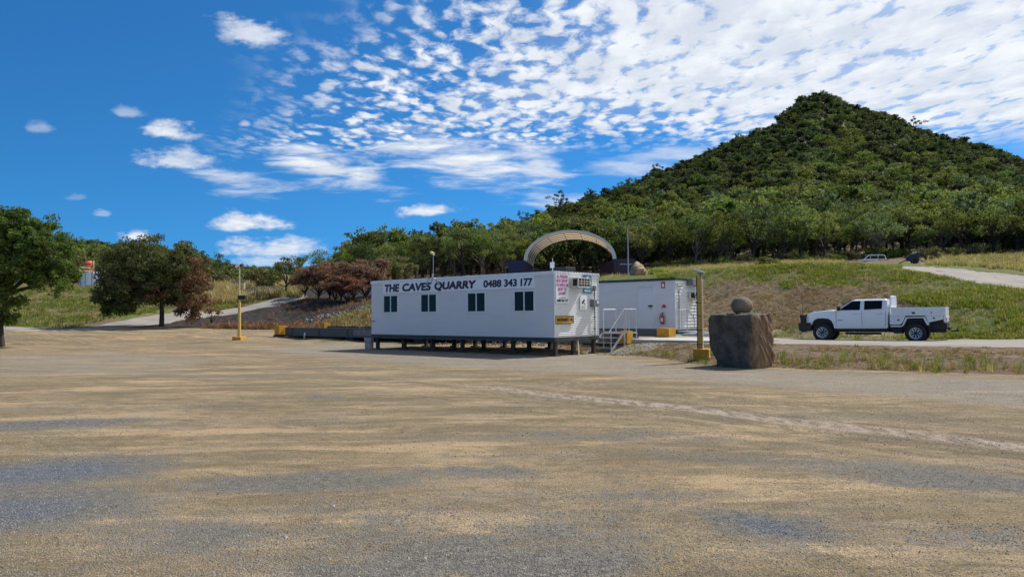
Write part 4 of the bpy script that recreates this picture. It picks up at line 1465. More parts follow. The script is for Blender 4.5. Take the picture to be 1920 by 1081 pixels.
cab = MB()
zb_, zt = 1.45, 1.965
rx0, rx1 = 1.34, 2.72
ring = lambda z, x0, x1: [(x0, yside(z), z), (x1, yside(z), z), (x1, yside(z, True), z), (x0, yside(z, True), z)]
lv = [ring(1.45, .56, 2.80), ring(1.70, .96, 2.79), ring(1.90, 1.28, 2.77), ring(1.965, 1.46, 2.70)]
lv[3] = [(1.46, .33, 1.975), (2.70, .33, 1.99), (2.70, TW - .33, 1.99), (1.46, TW - .33, 1.975)]
vs = [p_ for l_ in lv for p_ in l_]
fs = [(i * 4 + k, i * 4 + (k + 1) % 4, i * 4 + 4 + (k + 1) % 4, i * 4 + 4 + k) for i in range(3) for k in range(4)] + [(0, 1, 2, 3), (12, 13, 14, 15)]
cab.add(vs, fs)
cab.build('cab', M['truck_white'], truck, bevel=.03, seg=3)
WP = [[(.76, 1.475), (.97, 1.64), (1.24, 1.84), (1.34, 1.885), (1.66, 1.895), (1.64, 1.475)], [(1.82, 1.485), (1.83, 1.90), (2.55, 1.905), (2.575, 1.87), (2.56, 1.52)]]
for far in (False, True):
    for pl in WP:
        b = MB()
        n = len(pl)
        sg_ = 1 if far else -1
        v0 = [(x, yside(z, far) + sg_ * .012, z) for x, z in pl]
        v1 = [(x, yside(z, far) - sg_ * .01, z) for x, z in pl]
        b.add(v0 + v1, [tuple(range(n)), tuple(range(2 * n - 1, n - 1, -1))] + [((i + 1) % n, i, i + n, (i + 1) % n + n) for i in range(n)])
        b.build('window', M['glass'], truck)
    for x0, x1, hx_ in ((.63, 1.715, 1.38), (1.735, 2.70, 2.36)):
        y0, y1 = (TW - .062, TW - .048) if far else (.048, .062)
        b = MB(); b.prism([(x0, .72), (x1, .72), (x1, 1.462), (x0, 1.452)], y0, y1)
        dd = b.build('door', M['truck_white'], truck, bevel=.006)
        yh = TW - .044 if far else .030
        b = MB(); b.box(hx_, yh - .012, 1.285, hx_ + .24, yh + .014, 1.325); b.build('handle', M['alu'], dd, bevel=.008)
    ym = TW + .12 if far else -.12
    ya = TW - .1 if far else .1
    b = MB(); b.box(.70, min(ym, ya) + .1 * (not far) - .0, 1.46, .80, max(ym, ya) - .1 * far, 1.52).box(.70, ym - .09, 1.45, .84, ym + .09, 1.66)
    b.build('mirror', M['black'], truck, bevel=.03)
    for xs in (.612, 1.725, 2.712):      # shut lines of the doors
        b = MB(); b.box(xs - .007, *((TW - .0615, .74) if far else (.056, .74)), xs + .007, *((TW - .0565, 1.45) if far else (.0615, 1.45))); b.build('door_seam', M['grey_box'], truck)
    # fender flare and door badge
    arc = [(-.55, .76), (-.52, .90), (-.44, 1.04), (-.27, 1.145), (0, 1.17), (.30, 1.145), (.48, 1.02), (.565, .82), (.59, .62), (.53, .62), (.50, .80), (.42, .97), (.28, 1.075), (0, 1.10), (-.25, 1.08), (-.40, .98), (-.47, .84), (-.50, .76)]
    b = MB(); b.prism(arc, *((TW - .07, TW - .015) if far else (.015, .07))); b.build('wheel_arch', M['truck_white'], truck, bevel=.012)
b = MB(); b.box(.68, .040, .985, .80, .0475, 1.015).box(.82, .041, .985, .88, .0475, 1.02); b.build('badge', M['dark_steel'], truck)
b = MB(); b.hexa([(.60, .26, 1.49), (1.27, .33, 1.915), (.60, TW - .26, 1.49), (1.27, TW - .33, 1.915), (.57, .26, 1.50), (1.24, .33, 1.93), (.57, TW - .26, 1.50), (1.24, TW - .33, 1.93)])
b.build('windscreen', M['glass'], truck)
b = MB(); b.box(-.48, .32, .45, .5, TW - .32, 1.085).box(-.5, .5, .45, 5.0, .72, .70).box(-.5, TW - .72, .45, 5.0, TW - .5, .70).box(.5, .25, .48, 2.8, TW - .25, .60).box(2.83, .35, .55, 4.9, TW - .35, 1.19).box(1.0, .10, .34, 2.5, .30, .44).box(3.0, .2, .40, 3.35, .9, .62)
b.build('chassis', M['black'], truck)
b = MB(); b.box(4.35, .3, .62, 5.10, TW - .3, .86).box(5.10, .5, .55, 5.2, TW - .5, .70).box(5.2, .95, .48, 5.5, 1.05, .54).cyl((5.44, 1.0, .54), (5.44, 1.0, .62), .035, None, 8)
b.build('tow_bar', M['black'], truck)


def wheel(x, y, far):
    s_ = -1 if far else 1
    R_ = .425
    b_ = MB(); b_.lathe([(.26, .01), (.33, 0), (.385, .012), (.415, .035), (R_, .07), (R_, .22), (.415, .255), (.385, .28), (.26, .28)], 36, (x, 0, R_), 'y', False)
    for k in range(36):       # tread lugs
        t0 = 2 * pi * k / 36
        for yy_ in (.05, .17):
            a0, a1 = t0 + (.06 if yy_ > .1 else 0), t0 + .09 + (.06 if yy_ > .1 else 0)
            pts = [(x + r_ * cos(a_), yv, R_ + r_ * sin(a_)) for yv in (yy_, yy_ + .07) for r_ in (R_ - .012, R_ + .012) for a_ in (a0, a1)]
            b_.hexa(pts)
    for i, v_ in enumerate(b_.v):
        b_.v[i] = (v_[0], y + s_ * v_[1], v_[2])
    ty = b_.build('wheel', M['rubber'], truck, smooth=35)
    b_ = MB(); b_.lathe([(.235, .035), (.25, .02), (.262, .012), (.262, .24), (.225, .24), (.222, .06)], 36, (x, 0, R_), 'y', False)
    for k in range(8):
        t0 = 2 * pi * k / 8
        for da in (-.24, .24):
            p0 = (x + .075 * cos(t0), .045, R_ + .075 * sin(t0))
            p1 = (x + .145 * cos(t0), .03, R_ + .145 * sin(t0))
            p2_ = (x + .232 * cos(t0 + da), .026, R_ + .232 * sin(t0 + da))
            b_.tube([p0, p1, p2_], [.02, .019, .017], 5)
    for i, v_ in enumerate(b_.v):
        b_.v[i] = (v_[0], y + s_ * v_[1], v_[2])
    b_.build('rim', M['alu'], ty, smooth=35)
    b_ = MB(); b_.lathe([(.225, .10), (.224, .09), (.01, .09)], 24, (x, 0, R_), 'y').lathe([(.07, .085), (.07, .03), (.05, .02), (.01, .02)], 16, (x, 0, R_), 'y')
    for i, v_ in enumerate(b_.v):
        b_.v[i] = (v_[0], y + s_ * v_[1], v_[2])
    b_.build('hub', M['black'], ty, smooth=35)


for x in (0, 3.9):
    wheel(x, .0, False)
    wheel(x, TW, True)
# bull bar
b = MB()
b.prism([(-1.05, .52), (-1.08, .66), (-1.06, .86), (-.74, .90), (-.50, .88), (-.50, .56), (-.90, .44)], .0, TW)
for y in (.55, TW - .55):
    b.prism([(-1.08, .80), (-1.10, 1.05), (-1.08, 1.27), (-1.00, 1.30), (-.95, 1.2), (-.93, .85)], y - .03, y + .03)
for z in (1.0, 1.13, 1.26):
    b.tube([(-.80, .05, z - .04), (-.98, .12, z), (-1.05, .4, z), (-1.05, TW - .4, z), (-.98, TW - .12, z), (-.80, TW - .05, z - .04)], .032, 8)
for y in (.05, TW - .05):
    b.tube([(-.80, y, .86), (-.95, y, 1.0), (-1.0, y + (.04 if y < 1 else -.04), 1.24), (-.80, y, 1.22), (-.76, y, .86)], .030, 8)
    b.box(-.98, y - .02, .88, -.80, y + .02, 1.20)
b.build('bull_bar', M['black'], truck, bevel=.01)
for y in (.07, TW - .42):
    b = MB(); b.box(-.745, y, .93, -.66, y + .35, 1.23)
    for k in range(4):
        b.box(-.76, y - .012, .95 + k * .075, -.60, y + .36, .975 + k * .075)
    b.build('headlight', M['black'], truck)
b = MB(); b.box(-.755, .44, .92, -.70, TW - .44, 1.24); b.build('grille', M['black'], truck)
for x, y, z0, z1 in ((-.98, .55, 1.29, 2.32), (-.80, TW - .5, 1.25, 1.55)):
    b = MB(); b.tube([(x, y, z0), (x - .01, y, z0 + .25), (x - .05, y, z1)], [.018, .012, .008], 6); b.build('aerial', M['black'], truck)
# tray
b = MB(); b.box(2.87, -.02, 1.20, 5.05, TW + .02, 1.255); tray = b.build('tray', M['tray_white'], truck)
for y0, y1 in ((-.05, -.021), (TW + .021, TW + .05)):
    b = MB(); b.box(2.95, y0, 1.215, 5.03, y1, 1.575)
    for k in (1.30, 1.39, 1.48):
        b.box(2.95, y0 - .006 if y0 < 0 else y1, k, 5.03, y0 if y0 < 0 else y1 + .006, k + .015)
    sp = b.build('side_board', M['tray_white'], tray)
    yy_ = -.075 if y0 < 0 else TW + .051
    b = MB(); b.box(3.78, yy_, 1.28, 3.90, yy_ + .02, 1.36); b.build('latch', M['dark_steel'], sp)
    b = MB(); b.box(4.52, yy_, 1.30, 4.56, yy_ + .02, 1.36); b.build('latch', M['dark_steel'], sp)
b = MB(); b.box(5.031, -.05, 1.215, 5.07, TW + .05, 1.575)
for k in (1.28, 1.36, 1.44, 1.52):
    b.box(5.071, -.05, k, 5.08, TW + .05, k + .02)
b.build('tailgate', M['tray_white'], tray)
b = MB(); b.box(5.0, -.03, .94, 5.09, TW + .03, 1.199); rp = b.build('rear_panel', M['tray_white'], tray)
for y in (.06, TW - .36):
    b = MB(); b.box(5.091, y, 1.0, 5.11, y + .3, 1.10); b.build('tail_light', M['red'], rp)
b = MB()
for y in (.06, TW - .06):
    b.tube([(2.92, y, 1.22), (2.92, y, 2.02), (2.92, y + (.06 if y < 1 else -.06), 2.09)], .032, 8)
b.tube([(2.92, .12, 2.09), (2.92, TW - .12, 2.09)], .032, 8).tube([(2.92, .06, 1.62), (2.92, TW - .06, 1.62)], .025, 8)
for k in range(13):
    y = .2 + k * (TW - .4) / 12
    b.box(2.91, y - .012, 1.62, 2.93, y + .012, 2.08)
b.box(2.905, .09, 1.256, 2.935, TW - .09, 1.60)
b.build('headboard', M['tray_white'], tray)
for far in (False, True):
    ya, yb = (TW - .25, TW + .01) if far else (-.01, .25)
    b = MB(); b.prism([(2.88, .80), (3.30, .80), (3.42, .95), (3.52, 1.199), (2.88, 1.199)], ya, yb); tb = b.build('toolbox', M['tray_white'], truck, bevel=.01)
    yl = yb + .002 if far else ya - .018
    b = MB(); b.box(3.20, yl, .98, 3.28, yl + .016, 1.04); b.build('latch', M['dark_steel'], tb)
    b = MB(); b.prism([(2.90, .70), (3.34, .70), (3.38, .74), (3.38, .76), (2.90, .76)], ya + .02, yb - .02); b.build('side_step', M['tray_white'], truck)
    b = MB(); b.prism([(4.28, 1.199), (4.42, .90), (4.99, 1.04), (4.995, 1.199)], ya, yb); tb = b.build('toolbox', M['tray_white'], truck, bevel=.01)
    b = MB(); b.box(4.60, yl, 1.06, 4.66, yl + .016, 1.12); b.build('latch', M['dark_steel'], tb)
    b = MB(); b.prism([(3.36, .74), (3.42, .74), (3.585, 1.085), (4.21, 1.10), (4.35, .80), (4.43, .78), (4.43, .86), (4.27, 1.15), (3.53, 1.135)], (TW - .2 if far else -.03), (TW + .03 if far else .2)); b.build('mudguard', M['tray_white'], truck)
    b = MB(); b.box(4.42, ya + .03, .30, 4.44, yb - .02, .85); b.build('mud_flap', M['black'], truck)


# ------------------------------------------------------------------ dome shelter and containers on the flat above
def dome():
    c = at(1068.5, 520, 100)
    zg = float(zat(c[0], c[1]))
    ax = math.atan2(1.55, 12)                 # the vault runs away from the camera and slightly right
    root = empty('dome_shelter', (c[0], c[1], zg), -ax, 'arched fabric dome shelter spanning between two containers', 'shelter')
    Wd, base = 12.5, 2.59
    H = (589 - 432) / FPX * 100 + CZ - zg - base
    N = 40
    prof = []
    for k in range(N + 1):
        t_ = pi * (1 - k / N)
        x = Wd / 2 * (abs(cos(t_)) ** 1.0) * (1 if cos(t_) > 0 else -1)
        prof.append((x, base + H * sin(t_) ** 1.0))
    V, F = [], []
    D = 12.2
    nd = 12
    for j in range(nd + 1):
        sag = .06 * (1 if j % 2 else 0)
        for x, z in prof:
            V.append((x, j / nd * D, z - sag))
    n = N + 1
    for j in range(nd):
        for k in range(N):
            F.append((j * n + k, j * n + k + 1, (j + 1) * n + k + 1, (j + 1) * n + k))
    me = np_mesh('skin', V, F, M['dome_skin'], True)
    o = link('skin', me, root)
    b = MB()     # pale front hem
    for k in range(N):
        (x0, z0), (x1, z1) = prof[k], prof[k + 1]
        q0, q1 = .93, 1.01
        f0 = lambda x, z, q_: (x * q_, base + (z - base) * q_)
        a, b_, c_, d_ = f0(x0, z0, q0), f0(x1, z1, q0), f0(x1, z1, q1), f0(x0, z0, q1)
        b.hexa([(a[0], -.08, a[1]), (b_[0], -.08, b_[1]), (a[0], .05, a[1]), (b_[0], .05, b_[1]), (d_[0], -.08, d_[1]), (c_[0], -.08, c_[1]), (d_[0], .05, d_[1]), (c_[0], .05, c_[1])])
    b.build('hem', mat('hem_grey', (.62, .60, .53), .6, .06), root)
    for j in range(6):
        y = .3 + j * (D - .6) / 5
        b = MB(); b.tube([(x * .975, y, base + (z - base) * .975) for x, z in prof], .045, 5); b.build('arch_rib', M['dark_steel'], root)
    for k in range(3, N, 5):
        x, z = prof[k]
        b = MB(); b.tube([(x * .97, .1, base + (z - base) * .97), (x * .97, D - .1, base + (z - base) * .97)], .032, 5); b.build('purlin', M['dark_steel'], root)
    return c, ax, zg


dc, dax, dzg = dome()


def container(name, x, y, rz, m_, label, w=2.44, l=12.1, h=2.59):
    zg = float(zat(x, y))
    root = empty(name, (x, y, min(zg, dzg)), rz, label, 'container')
    b = MB()
    for s_ in (-1, 1):
        n = 40
        for k in range(n):        # corrugated side sheets
            y0 = l * k / n
            d = .035 if k % 2 else 0
            b.box(s_ * (w / 2 - .06 - d) - .02, y0, .12, s_ * (w / 2 - .06 - d) + .02, y0 + l / n, h - .12)
    b.box(-w / 2 + .05, .05, h - .1, w / 2 - .05, l - .05, h - .05)
    b.box(-w / 2 + .05, l - .08, .1, w / 2 - .05, l - .04, h - .1)
    b.build('shell', m_, root)
    b = MB()
    for x_ in (-w / 2, w / 2 - .12):
        for y_ in (0, l - .12):
            b.box(x_, y_, 0, x_ + .12, y_ + .12, h)
    b.box(-w / 2 + .12, 0, 0, w / 2 - .12, .1, .14).box(-w / 2 + .12, 0, h - .12, w / 2 - .12, .1, h)
    b.build('corner_post', m_, root)
    for s_ in (-1, 1):
        b = MB(); x0, x1 = sorted((.01 * s_, s_ * (w / 2 - .13)))
        b.box(x0, .02, .15, x1, .07, h - .13)
        for k in range(6):
            xx = x0 + (x1 - x0) * (k + .5) / 6
            b.box(xx - .05, -.005, .25, xx + .05, .02, h - .25)
        d = b.build('door', m_, root)
        b = MB()
        for xx in (x0 + (x1 - x0) * .3, x0 + (x1 - x0) * .75):
            b.cyl((xx, -.03, .15), (xx, -.03, h - .14), .02, None, 6)
        b.build('lock_rod', M['dark_steel'], d)
    return root


r0 = np.array([cos(dax), -sin(dax), 0]); r1 = np.array([sin(dax), cos(dax), 0])
p = dc + r0 * -7.25 - r1 * .3
container('shipping_container', p[0], p[1], -dax, M['navy_box'], 'dark blue container under the left foot of the dome shelter')
p = dc + r0 * 7.35 - r1 * .2
cr = container('shipping_container', p[0], p[1], -dax + .16, M['purple_box'], 'dark purple container under the right foot of the dome shelter', 2.9)
b = MB(); b.box(-.6, -.06, 1.78, 1.1, -.03, 1.95); b.build('painted_band', M['purple_band'], cr)

p = at(1178, 515, 78)
fp = empty('flag_pole', (p[0], p[1], float(zat(p[0], p[1]))), 0, 'thin grey pole standing behind the smaller building roof', 'pole')
hp = at(1177, 428, 78)[2] - float(zat(p[0], p[1]))
b = MB(); b.cyl((0, 0, -.2), (0, 0, hp), .07, .045, 8); b.build('shaft', M['galv'], fp)
b = MB(); b.box(-.2, -.2, -.1, .2, .2, .12); b.build('footing', M['concrete'], fp)


def boulder_fn(co):
    v = co.normalized()
    d = 1 + .35 * (float(fbm(v.x * 1.5 + 3, v.y * 1.5 + v.z * 1.7, 14)) - .5) * 2
    f = Vector((v.x * .95 * d, v.y * .8 * d, v.z * 1.05 * d + .15 * v.x))
    return Vector((f.x, f.y, max(f.z, -.6)))


p = at(1196, 513, 84)
bo = link('pale_boulder', rock_mesh('pale_boulder', boulder_fn, 14, M['rock_tan']))
bo.location = (p[0], p[1], float(zat(p[0], p[1])) + .55)
bo.rotation_euler = (0, 0, .6)
tag(bo, 'tan pointed boulder beside the purple container', 'boulder')

# ------------------------------------------------------------------ white wagon half hidden by the bank, trailer beyond it
p = at(1607, 498, 112)
zg = float(zat(p[0], p[1]))
zg = min(zg, at(1632, 491, 112)[2] - .62)
sv = empty('station_wagon', (p[0], p[1], zg), -.10, 'white station wagon with dark windows parked behind the grassy bank', 'car')
b = MB(); b.prism([(0, .35), (-.02, .75), (.12, .95), (.95, 1.05), (1.1, 1.08), (4.35, 1.1), (4.45, .9), (4.45, .4), (3.9, .33), (3.75, .62), (3.2, .62), (3.05, .33), (1.25, .33), (1.1, .62), (.6, .62), (.45, .33)], 0, 1.8); b.build('body', M['truck_white'], sv, bevel=.05)
b = MB(); b.hexa([(.95, .06, 1.05), (4.35, .06, 1.09), (.95, 1.74, 1.05), (4.35, 1.74, 1.09), (1.75, .22, 1.66), (4.2, .22, 1.70), (1.75, 1.58, 1.66), (4.2, 1.58, 1.70)]); b.build('cabin', M['truck_white'], sv, bevel=.06)
for y, s_ in ((0, -1), (1.8, 1)):
    for pl in ([(1.25, 1.10), (1.78, 1.55), (2.0, 1.60), (2.0, 1.10)], [(2.08, 1.10), (2.08, 1.60), (3.1, 1.61), (3.1, 1.10)], [(3.18, .95), (3.18, 1.61), (4.10, 1.60), (4.22, .95)]):
        b = MB()
        yy_ = lambda z: y - s_ * (.06 + (z - 1.05) * .26 if z > 1.05 else .06)
        n = len(pl)
        b.add([(x, yy_(z) + s_ * .02 + (s_ * .05 if z < 1.0 else 0), z) for x, z in pl] + [(x, yy_(z) - s_ * .02, z) for x, z in pl], [tuple(range(n)), tuple(range(2 * n - 1, n - 1, -1))] + [((i + 1) % n, i, i + n, (i + 1) % n + n) for i in range(n)])
        b.build('window', M['glass'], sv)
    for x in (.85, 3.48):
        b = MB(); b.lathe([(.2, 0), (.32, .01), (.34, .05), (.34, .18), (.2, .2)], 20, (x, 0, .34), 'y')
        for i, v_ in enumerate(b.v):
            b.v[i] = (v_[0], y - s_ * (v_[1] - .01), v_[2])
        wq = b.build('wheel', M['rubber'], sv, smooth=40)
b = MB(); b.lathe([(.1, 0), (.34, .02), (.36, .06), (.36, .2), (.1, .22)], 20, (0, 0, 0), 'y')
for i, v_ in enumerate(b.v):
    b.v[i] = (4.47 + v_[1], .9 + v_[0], .95 + v_[2])
b.build('spare_wheel', M['rubber'], sv, smooth=40)
b = MB()
for x in (2.0, 3.7):
    b.box(x, .2, 1.70, x + .06, 1.6, 1.76)
b.box(1.7, .3, 1.72, 4.0, .35, 1.78).box(1.7, 1.45, 1.72, 4.0, 1.5, 1.78)
b.build('roof_rack', M['galv'], sv)
b = MB(); b.hexa([(1.0, .15, 1.10), (1.72, .26, 1.62), (1.0, 1.65, 1.10), (1.72, 1.54, 1.62), (.94, .15, 1.12), (1.66, .26, 1.64), (.94, 1.65, 1.12), (1.66, 1.54, 1.64)]); b.build('windscreen', M['glass'], sv)

p = at(1711, 501, 78)
tr = empty('covered_trailer', (p[0], p[1], float(zat(p[0], p[1]))), -.3, 'small dark blue covered trailer beside the end of the upper gravel road', 'trailer')
b = MB(); b.prism([(-.5, .35), (-.55, .75), (-.3, 1.05), (.15, 1.10), (.45, 1.25), (.62, 1.22), (.55, .9), (.62, .3)], -.5, .5); b.build('tarp', M['tarp_blue'], tr, bevel=.08)
b = MB(); b.tube([(-.4, 0, .5), (-1.0, 0, .25), (-1.35, 0, .05)], .05, 6).tube([(-.4, -.3, .45), (-1.2, 0, .15)], .03, 6); b.build('drawbar', M['tarp_blue'], tr)
b = MB(); b.cyl((-.15, -.45, 0), (-.05, -.45, .5), .035, None, 6).cyl((.5, -.45, 0), (.5, -.45, .4), .035, None, 6); b.build('prop_stand', M['cream'], tr)
for y in (-.55, .55):
    b = MB(); b.lathe([(.1, 0), (.26, .01), (.28, .04), (.28, .12), (.1, .14)], 18, (.2, y - .07, .28), 'y'); b.build('wheel', M['rubber'], tr, smooth=40)

# ------------------------------------------------------------------ tank and silo on the left rise
p = at(161, 531, 97)
zg = float(zat(p[0], p[1]))
zb = at(161, 530, 97)[2]
tk = empty('storage_tank', (p[0] + .3, p[1] + 2.5, min(zg, zb) - .2), 0, 'white panelled storage tank with walkway rail above the grass bank', 'tank')
HT = at(161, 512, 97)[2] - min(zg, zb) + .2
b = MB(); b.lathe([(2.3, 0), (2.3, HT), (2.36, HT), (2.36, HT + .08), (.1, HT + .3)], 36); b.build('shell', M['tank_white'], tk, smooth=30)
b = MB()
for k in range(16):
    t_ = 2 * pi * (k + .4) / 16
    b.box(2.3 * cos(t_) - .035, 2.3 * sin(t_) - .035, .05, 2.3 * cos(t_) + .035, 2.3 * sin(t_) + .035, HT - .02)
b.build('seam', M['grey_box'], tk)
b = MB()
for z in (HT + .5, HT + .95):
    b.tube([(2.3 * cos(k * pi / 12), 2.3 * sin(k * pi / 12), z) for k in range(25)], .03, 5)
for k in range(12):
    b.cyl((2.3 * cos(k * pi / 6), 2.3 * sin(k * pi / 6), HT), (2.3 * cos(k * pi / 6), 2.3 * sin(k * pi / 6), HT + .95), .03, None, 5)
b.build('guard_rail', M['cream'], tk)
p = at(166.5, 520, 104)
zs = float(zat(p[0], p[1]))
si = empty('silo', (p[0], p[1], zs), 0, 'orange red silo rising behind the white tank', 'silo')
ZT = at(166, 489, 104)[2] - zs
b = MB(); b.lathe([(.3, ZT - 3.6), (.62, ZT - 2.7), (.62, ZT - .3), (.3, ZT)], 20); b.build('drum', M['orange'], si, smooth=40)
for k in range(4):
    t_ = pi / 4 + k * pi / 2
    b = MB(); b.cyl((.6 * cos(t_), .6 * sin(t_), -.2), (.6 * cos(t_), .6 * sin(t_), ZT - 2.5), .06, None, 6); b.build('leg', M['orange'], si)
b = MB(); b.box(.6, -.06, ZT - 3.6, .72, .06, ZT + .05); b.build('ladder', M['cream'], si)

p = at(448, 535, 108)
ct = empty('concrete_tank', (p[0], p[1], min(float(zat(p[0], p[1])), p[2]) - .1), 0, 'round concrete water tank with flat lid behind the burnt mound', 'tank')
b = MB(); b.lathe([(.88, -.3), (.9, 1.15), (.8, 1.15)], 24); b.build('shell', M['concrete'], ct, smooth=40)
b = MB(); b.lathe([(.98, 1.151), (1.0, 1.20), (1.0, 1.27), (.1, 1.30)], 24); b.build('lid', mat('lid_grey', (.22, .22, .20), .8, .15), ct, smooth=40)


# ------------------------------------------------------------------ leaves, trunks, trees
def leaf_cloud(rng, cen, crad, per, ll, lw, droop=.2, flat=.75):
    """small rhombic leaves scattered round clump centres"""
    M_ = len(cen)
    N = M_ * per
    c = np.repeat(cen, per, 0)
    r = np.repeat(crad, per)
    o = rng.normal(size=(N, 3))
    o /= np.linalg.norm(o, axis=1)[:, None]
    o *= (rng.random(N) ** .45)[:, None]
    o[:, 2] *= flat
    p_ = c + o * r[:, None]
    d = rng.normal(size=(N, 3)) + o * .8
    d[:, 2] -= droop * 2
    d /= np.linalg.norm(d, axis=1)[:, None]
    s = np.cross(d, rng.normal(size=(N, 3)))
    s /= np.maximum(np.linalg.norm(s, axis=1), 1e-6)[:, None]
    k = (.65 + .7 * rng.random(N))[:, None]
    a, b_ = p_ - d * ll * .5 * k, p_ + d * ll * .5 * k
    m_ = p_ - d * ll * .08 * k
    V = np.stack([a, m_ + s * lw * .5 * k, b_, m_ - s * lw * .5 * k], 1).reshape(-1, 3)
    return V, np.arange(N * 4).reshape(-1, 4)


def gum_parts(seed, H, spread=.36, nl=8, clus=6, per=42, ll=.30, lw=.13, lean=.08, fork=.38, lobe=.20, open_=1.):
    rng = np.random.default_rng(seed)
    tb = MB()
    r0_ = H * .020 + .03
    lx, ly = rng.normal(size=2) * lean * H
    fz = H * fork * (.8 + .4 * rng.random())
    base = [(0, 0, -.4), (lx * .15, ly * .15, fz * .4), (lx * .4, ly * .4, fz), ]
    tb.tube(base, [r0_ * 1.35, r0_, r0_ * .85], 7)
    cen, rad = [], []
    top = np.array(base[-1])
    for i in range(nl):
        t_ = 2 * pi * (i + rng.random() * .8) / nl
        rr = spread * H * (.35 + .65 * rng.random() ** .6) * (1 if i else .1)
        zz = H * (.60 + .32 * rng.random()) if i else H * .90
        if i % 3 == 2:
            zz = H * (.48 + .2 * rng.random())
        c = np.array([lx * .8 + rr * cos(t_), ly * .8 + rr * sin(t_), zz])
        lr = lobe * H * (.75 + .5 * rng.random())
        mid = top + (c - top) * .5 + np.array([0, 0, -.05 * H]) + rng.normal(size=3) * .03 * H
        tb.tube([top + np.array([0, 0, -fz * .12 * (i % 3)]), mid, c + np.array([0, 0, -lr * .2])], [r0_ * .6, r0_ * .38, r0_ * .14], 5, False)
        n = max(3, int(clus * (.7 + .6 * rng.random())))
        o = rng.normal(size=(n, 3))
        o /= np.linalg.norm(o, axis=1)[:, None]
        o *= (.35 + .65 * rng.random(n) ** .5)[:, None]
        o[:, 2] *= .62
        for q_ in o:
            cc = c + q_ * lr
            cen.append(cc); rad.append(lr * (.40 + .25 * rng.random()) / open_)
            if rng.random() < .5:
                tb.tube([c + np.array([0, 0, -lr * .2]), cc], [r0_ * .14, r0_ * .05], 3, False)
    V, F = leaf_cloud(rng, np.array(cen), np.array(rad), per, ll, lw)
    return tb, V, F


def gum_meshes(name, seed, H, leaf, bark, **kw):
    tb, V, F = gum_parts(seed, H, **kw)
    return tb.mesh('trunk', bark), np_mesh('crown', V, F, leaf)


def plant_tree(name, tm, cm, loc, s, rz, label, cat='tree', group=None):
    root = empty(name, loc, rz, label, cat, group)
    root.scale = (s, s, s)
    link('trunk', tm, root)
    link('crown', cm, root)
    return root


# shared gum tree shapes for the wood's edge
GUMS = []
for i in range(9):
    lf = [L['gum'], L['gum_yellow'], L['gum'], L['sage'], L['gum'], L['gum_yellow'], L['gum'], L['dark_green'], L['gum']][i]
    GUMS.append(gum_meshes('gum', 100 + i, 9.0, lf, M['bark_dark'] if i % 3 else M['bark_grey'], spread=.30 + .03 * (i % 4), nl=7 + i % 4, clus=7, per=40, ll=.36, lw=.17, fork=.30 + .03 * (i % 4), lobe=.17, open_=1.05))
LOWS = []
for i in range(3):
    rng = np.random.default_rng(300 + i)
    n = 26
    c = rng.normal(size=(n, 3)); c /= np.linalg.norm(c, axis=1)[:, None]
    c *= (.4 + .6 * rng.random(n) ** .5)[:, None] * np.array([1.1, 1.1, .75])
    c[:, 2] = np.abs(c[:, 2]) + .35
    V, F = leaf_cloud(rng, c, np.full(n, .38), 40, .2, .09)
    tb = MB()
    for q_ in c[::3]:
        tb.tube([(0, 0, -.2), tuple(q_ * .5), tuple(q_)], [.05, .03, .012], 4, False)
    LOWS.append((tb.mesh('stem', M['bark_dark']), np_mesh('foliage', V, F, [L['gum'], L['saltbush'], L['gum_yellow']][i])))

rng = np.random.default_rng(7)
# individual trees: the front of the wood, nearest first
def wood_points():
    pts = []
    K0, K1 = 5.80, 6.52
    U0, U1 = at(650, 500, 50)[0] / 50, .80
    tries = 0
    while len(pts) < 1500 and tries < 60000:
        tries += 1
        u = U0 + (U1 - U0) * rng.random()
        k = K0 + (K1 - K0) * rng.random()
        c = int(np.interp(u, GU, np.arange(len(GU))))
        Y = np.interp(k, KROW, GY[:, c]) * (1 + .02 * rng.normal())
        x = u * Y
        z = float(zat(x, Y))
        px, py = to_px(x, Y, z)
        if k < 6.0:
            # clear ground: the flat in front of the wood, the dome's surrounds, the upper road and the wagon
            if 960 < px < 1235 or (1235 < px < 1345 and k < 5.97) or 1575 < px < 1960 or (k < 5.9 and rng.random() < .7):
                continue
        if 975 < px < 1165 and Y < 128:
            continue
        if all((x - q_[0]) ** 2 + (Y - q_[1]) ** 2 > 2.9 ** 2 for q_ in pts):
            pts.append((x, Y, z, px, k))
    pts.sort(key=lambda q_: q_[1] * .5 + (q_[4] - 5.8) * 120)
    return pts


WOOD = wood_points()
FRONT = WOOD[:270]
for i, (x, Y, z, px, k) in enumerate(FRONT):
    j = int(rng.integers(0, 9))
    s = (.62 + .45 * rng.random() ** 1.3) * np.interp(px, [650, 760, 1000], [.66, .74, .94])
    plant_tree('gum_tree', *GUMS[j], (x, Y, z - .1), s, rng.random() * 6.28, 'green gum tree among the many along the front of the wood', 'tree', 'gum trees along the front of the wood')


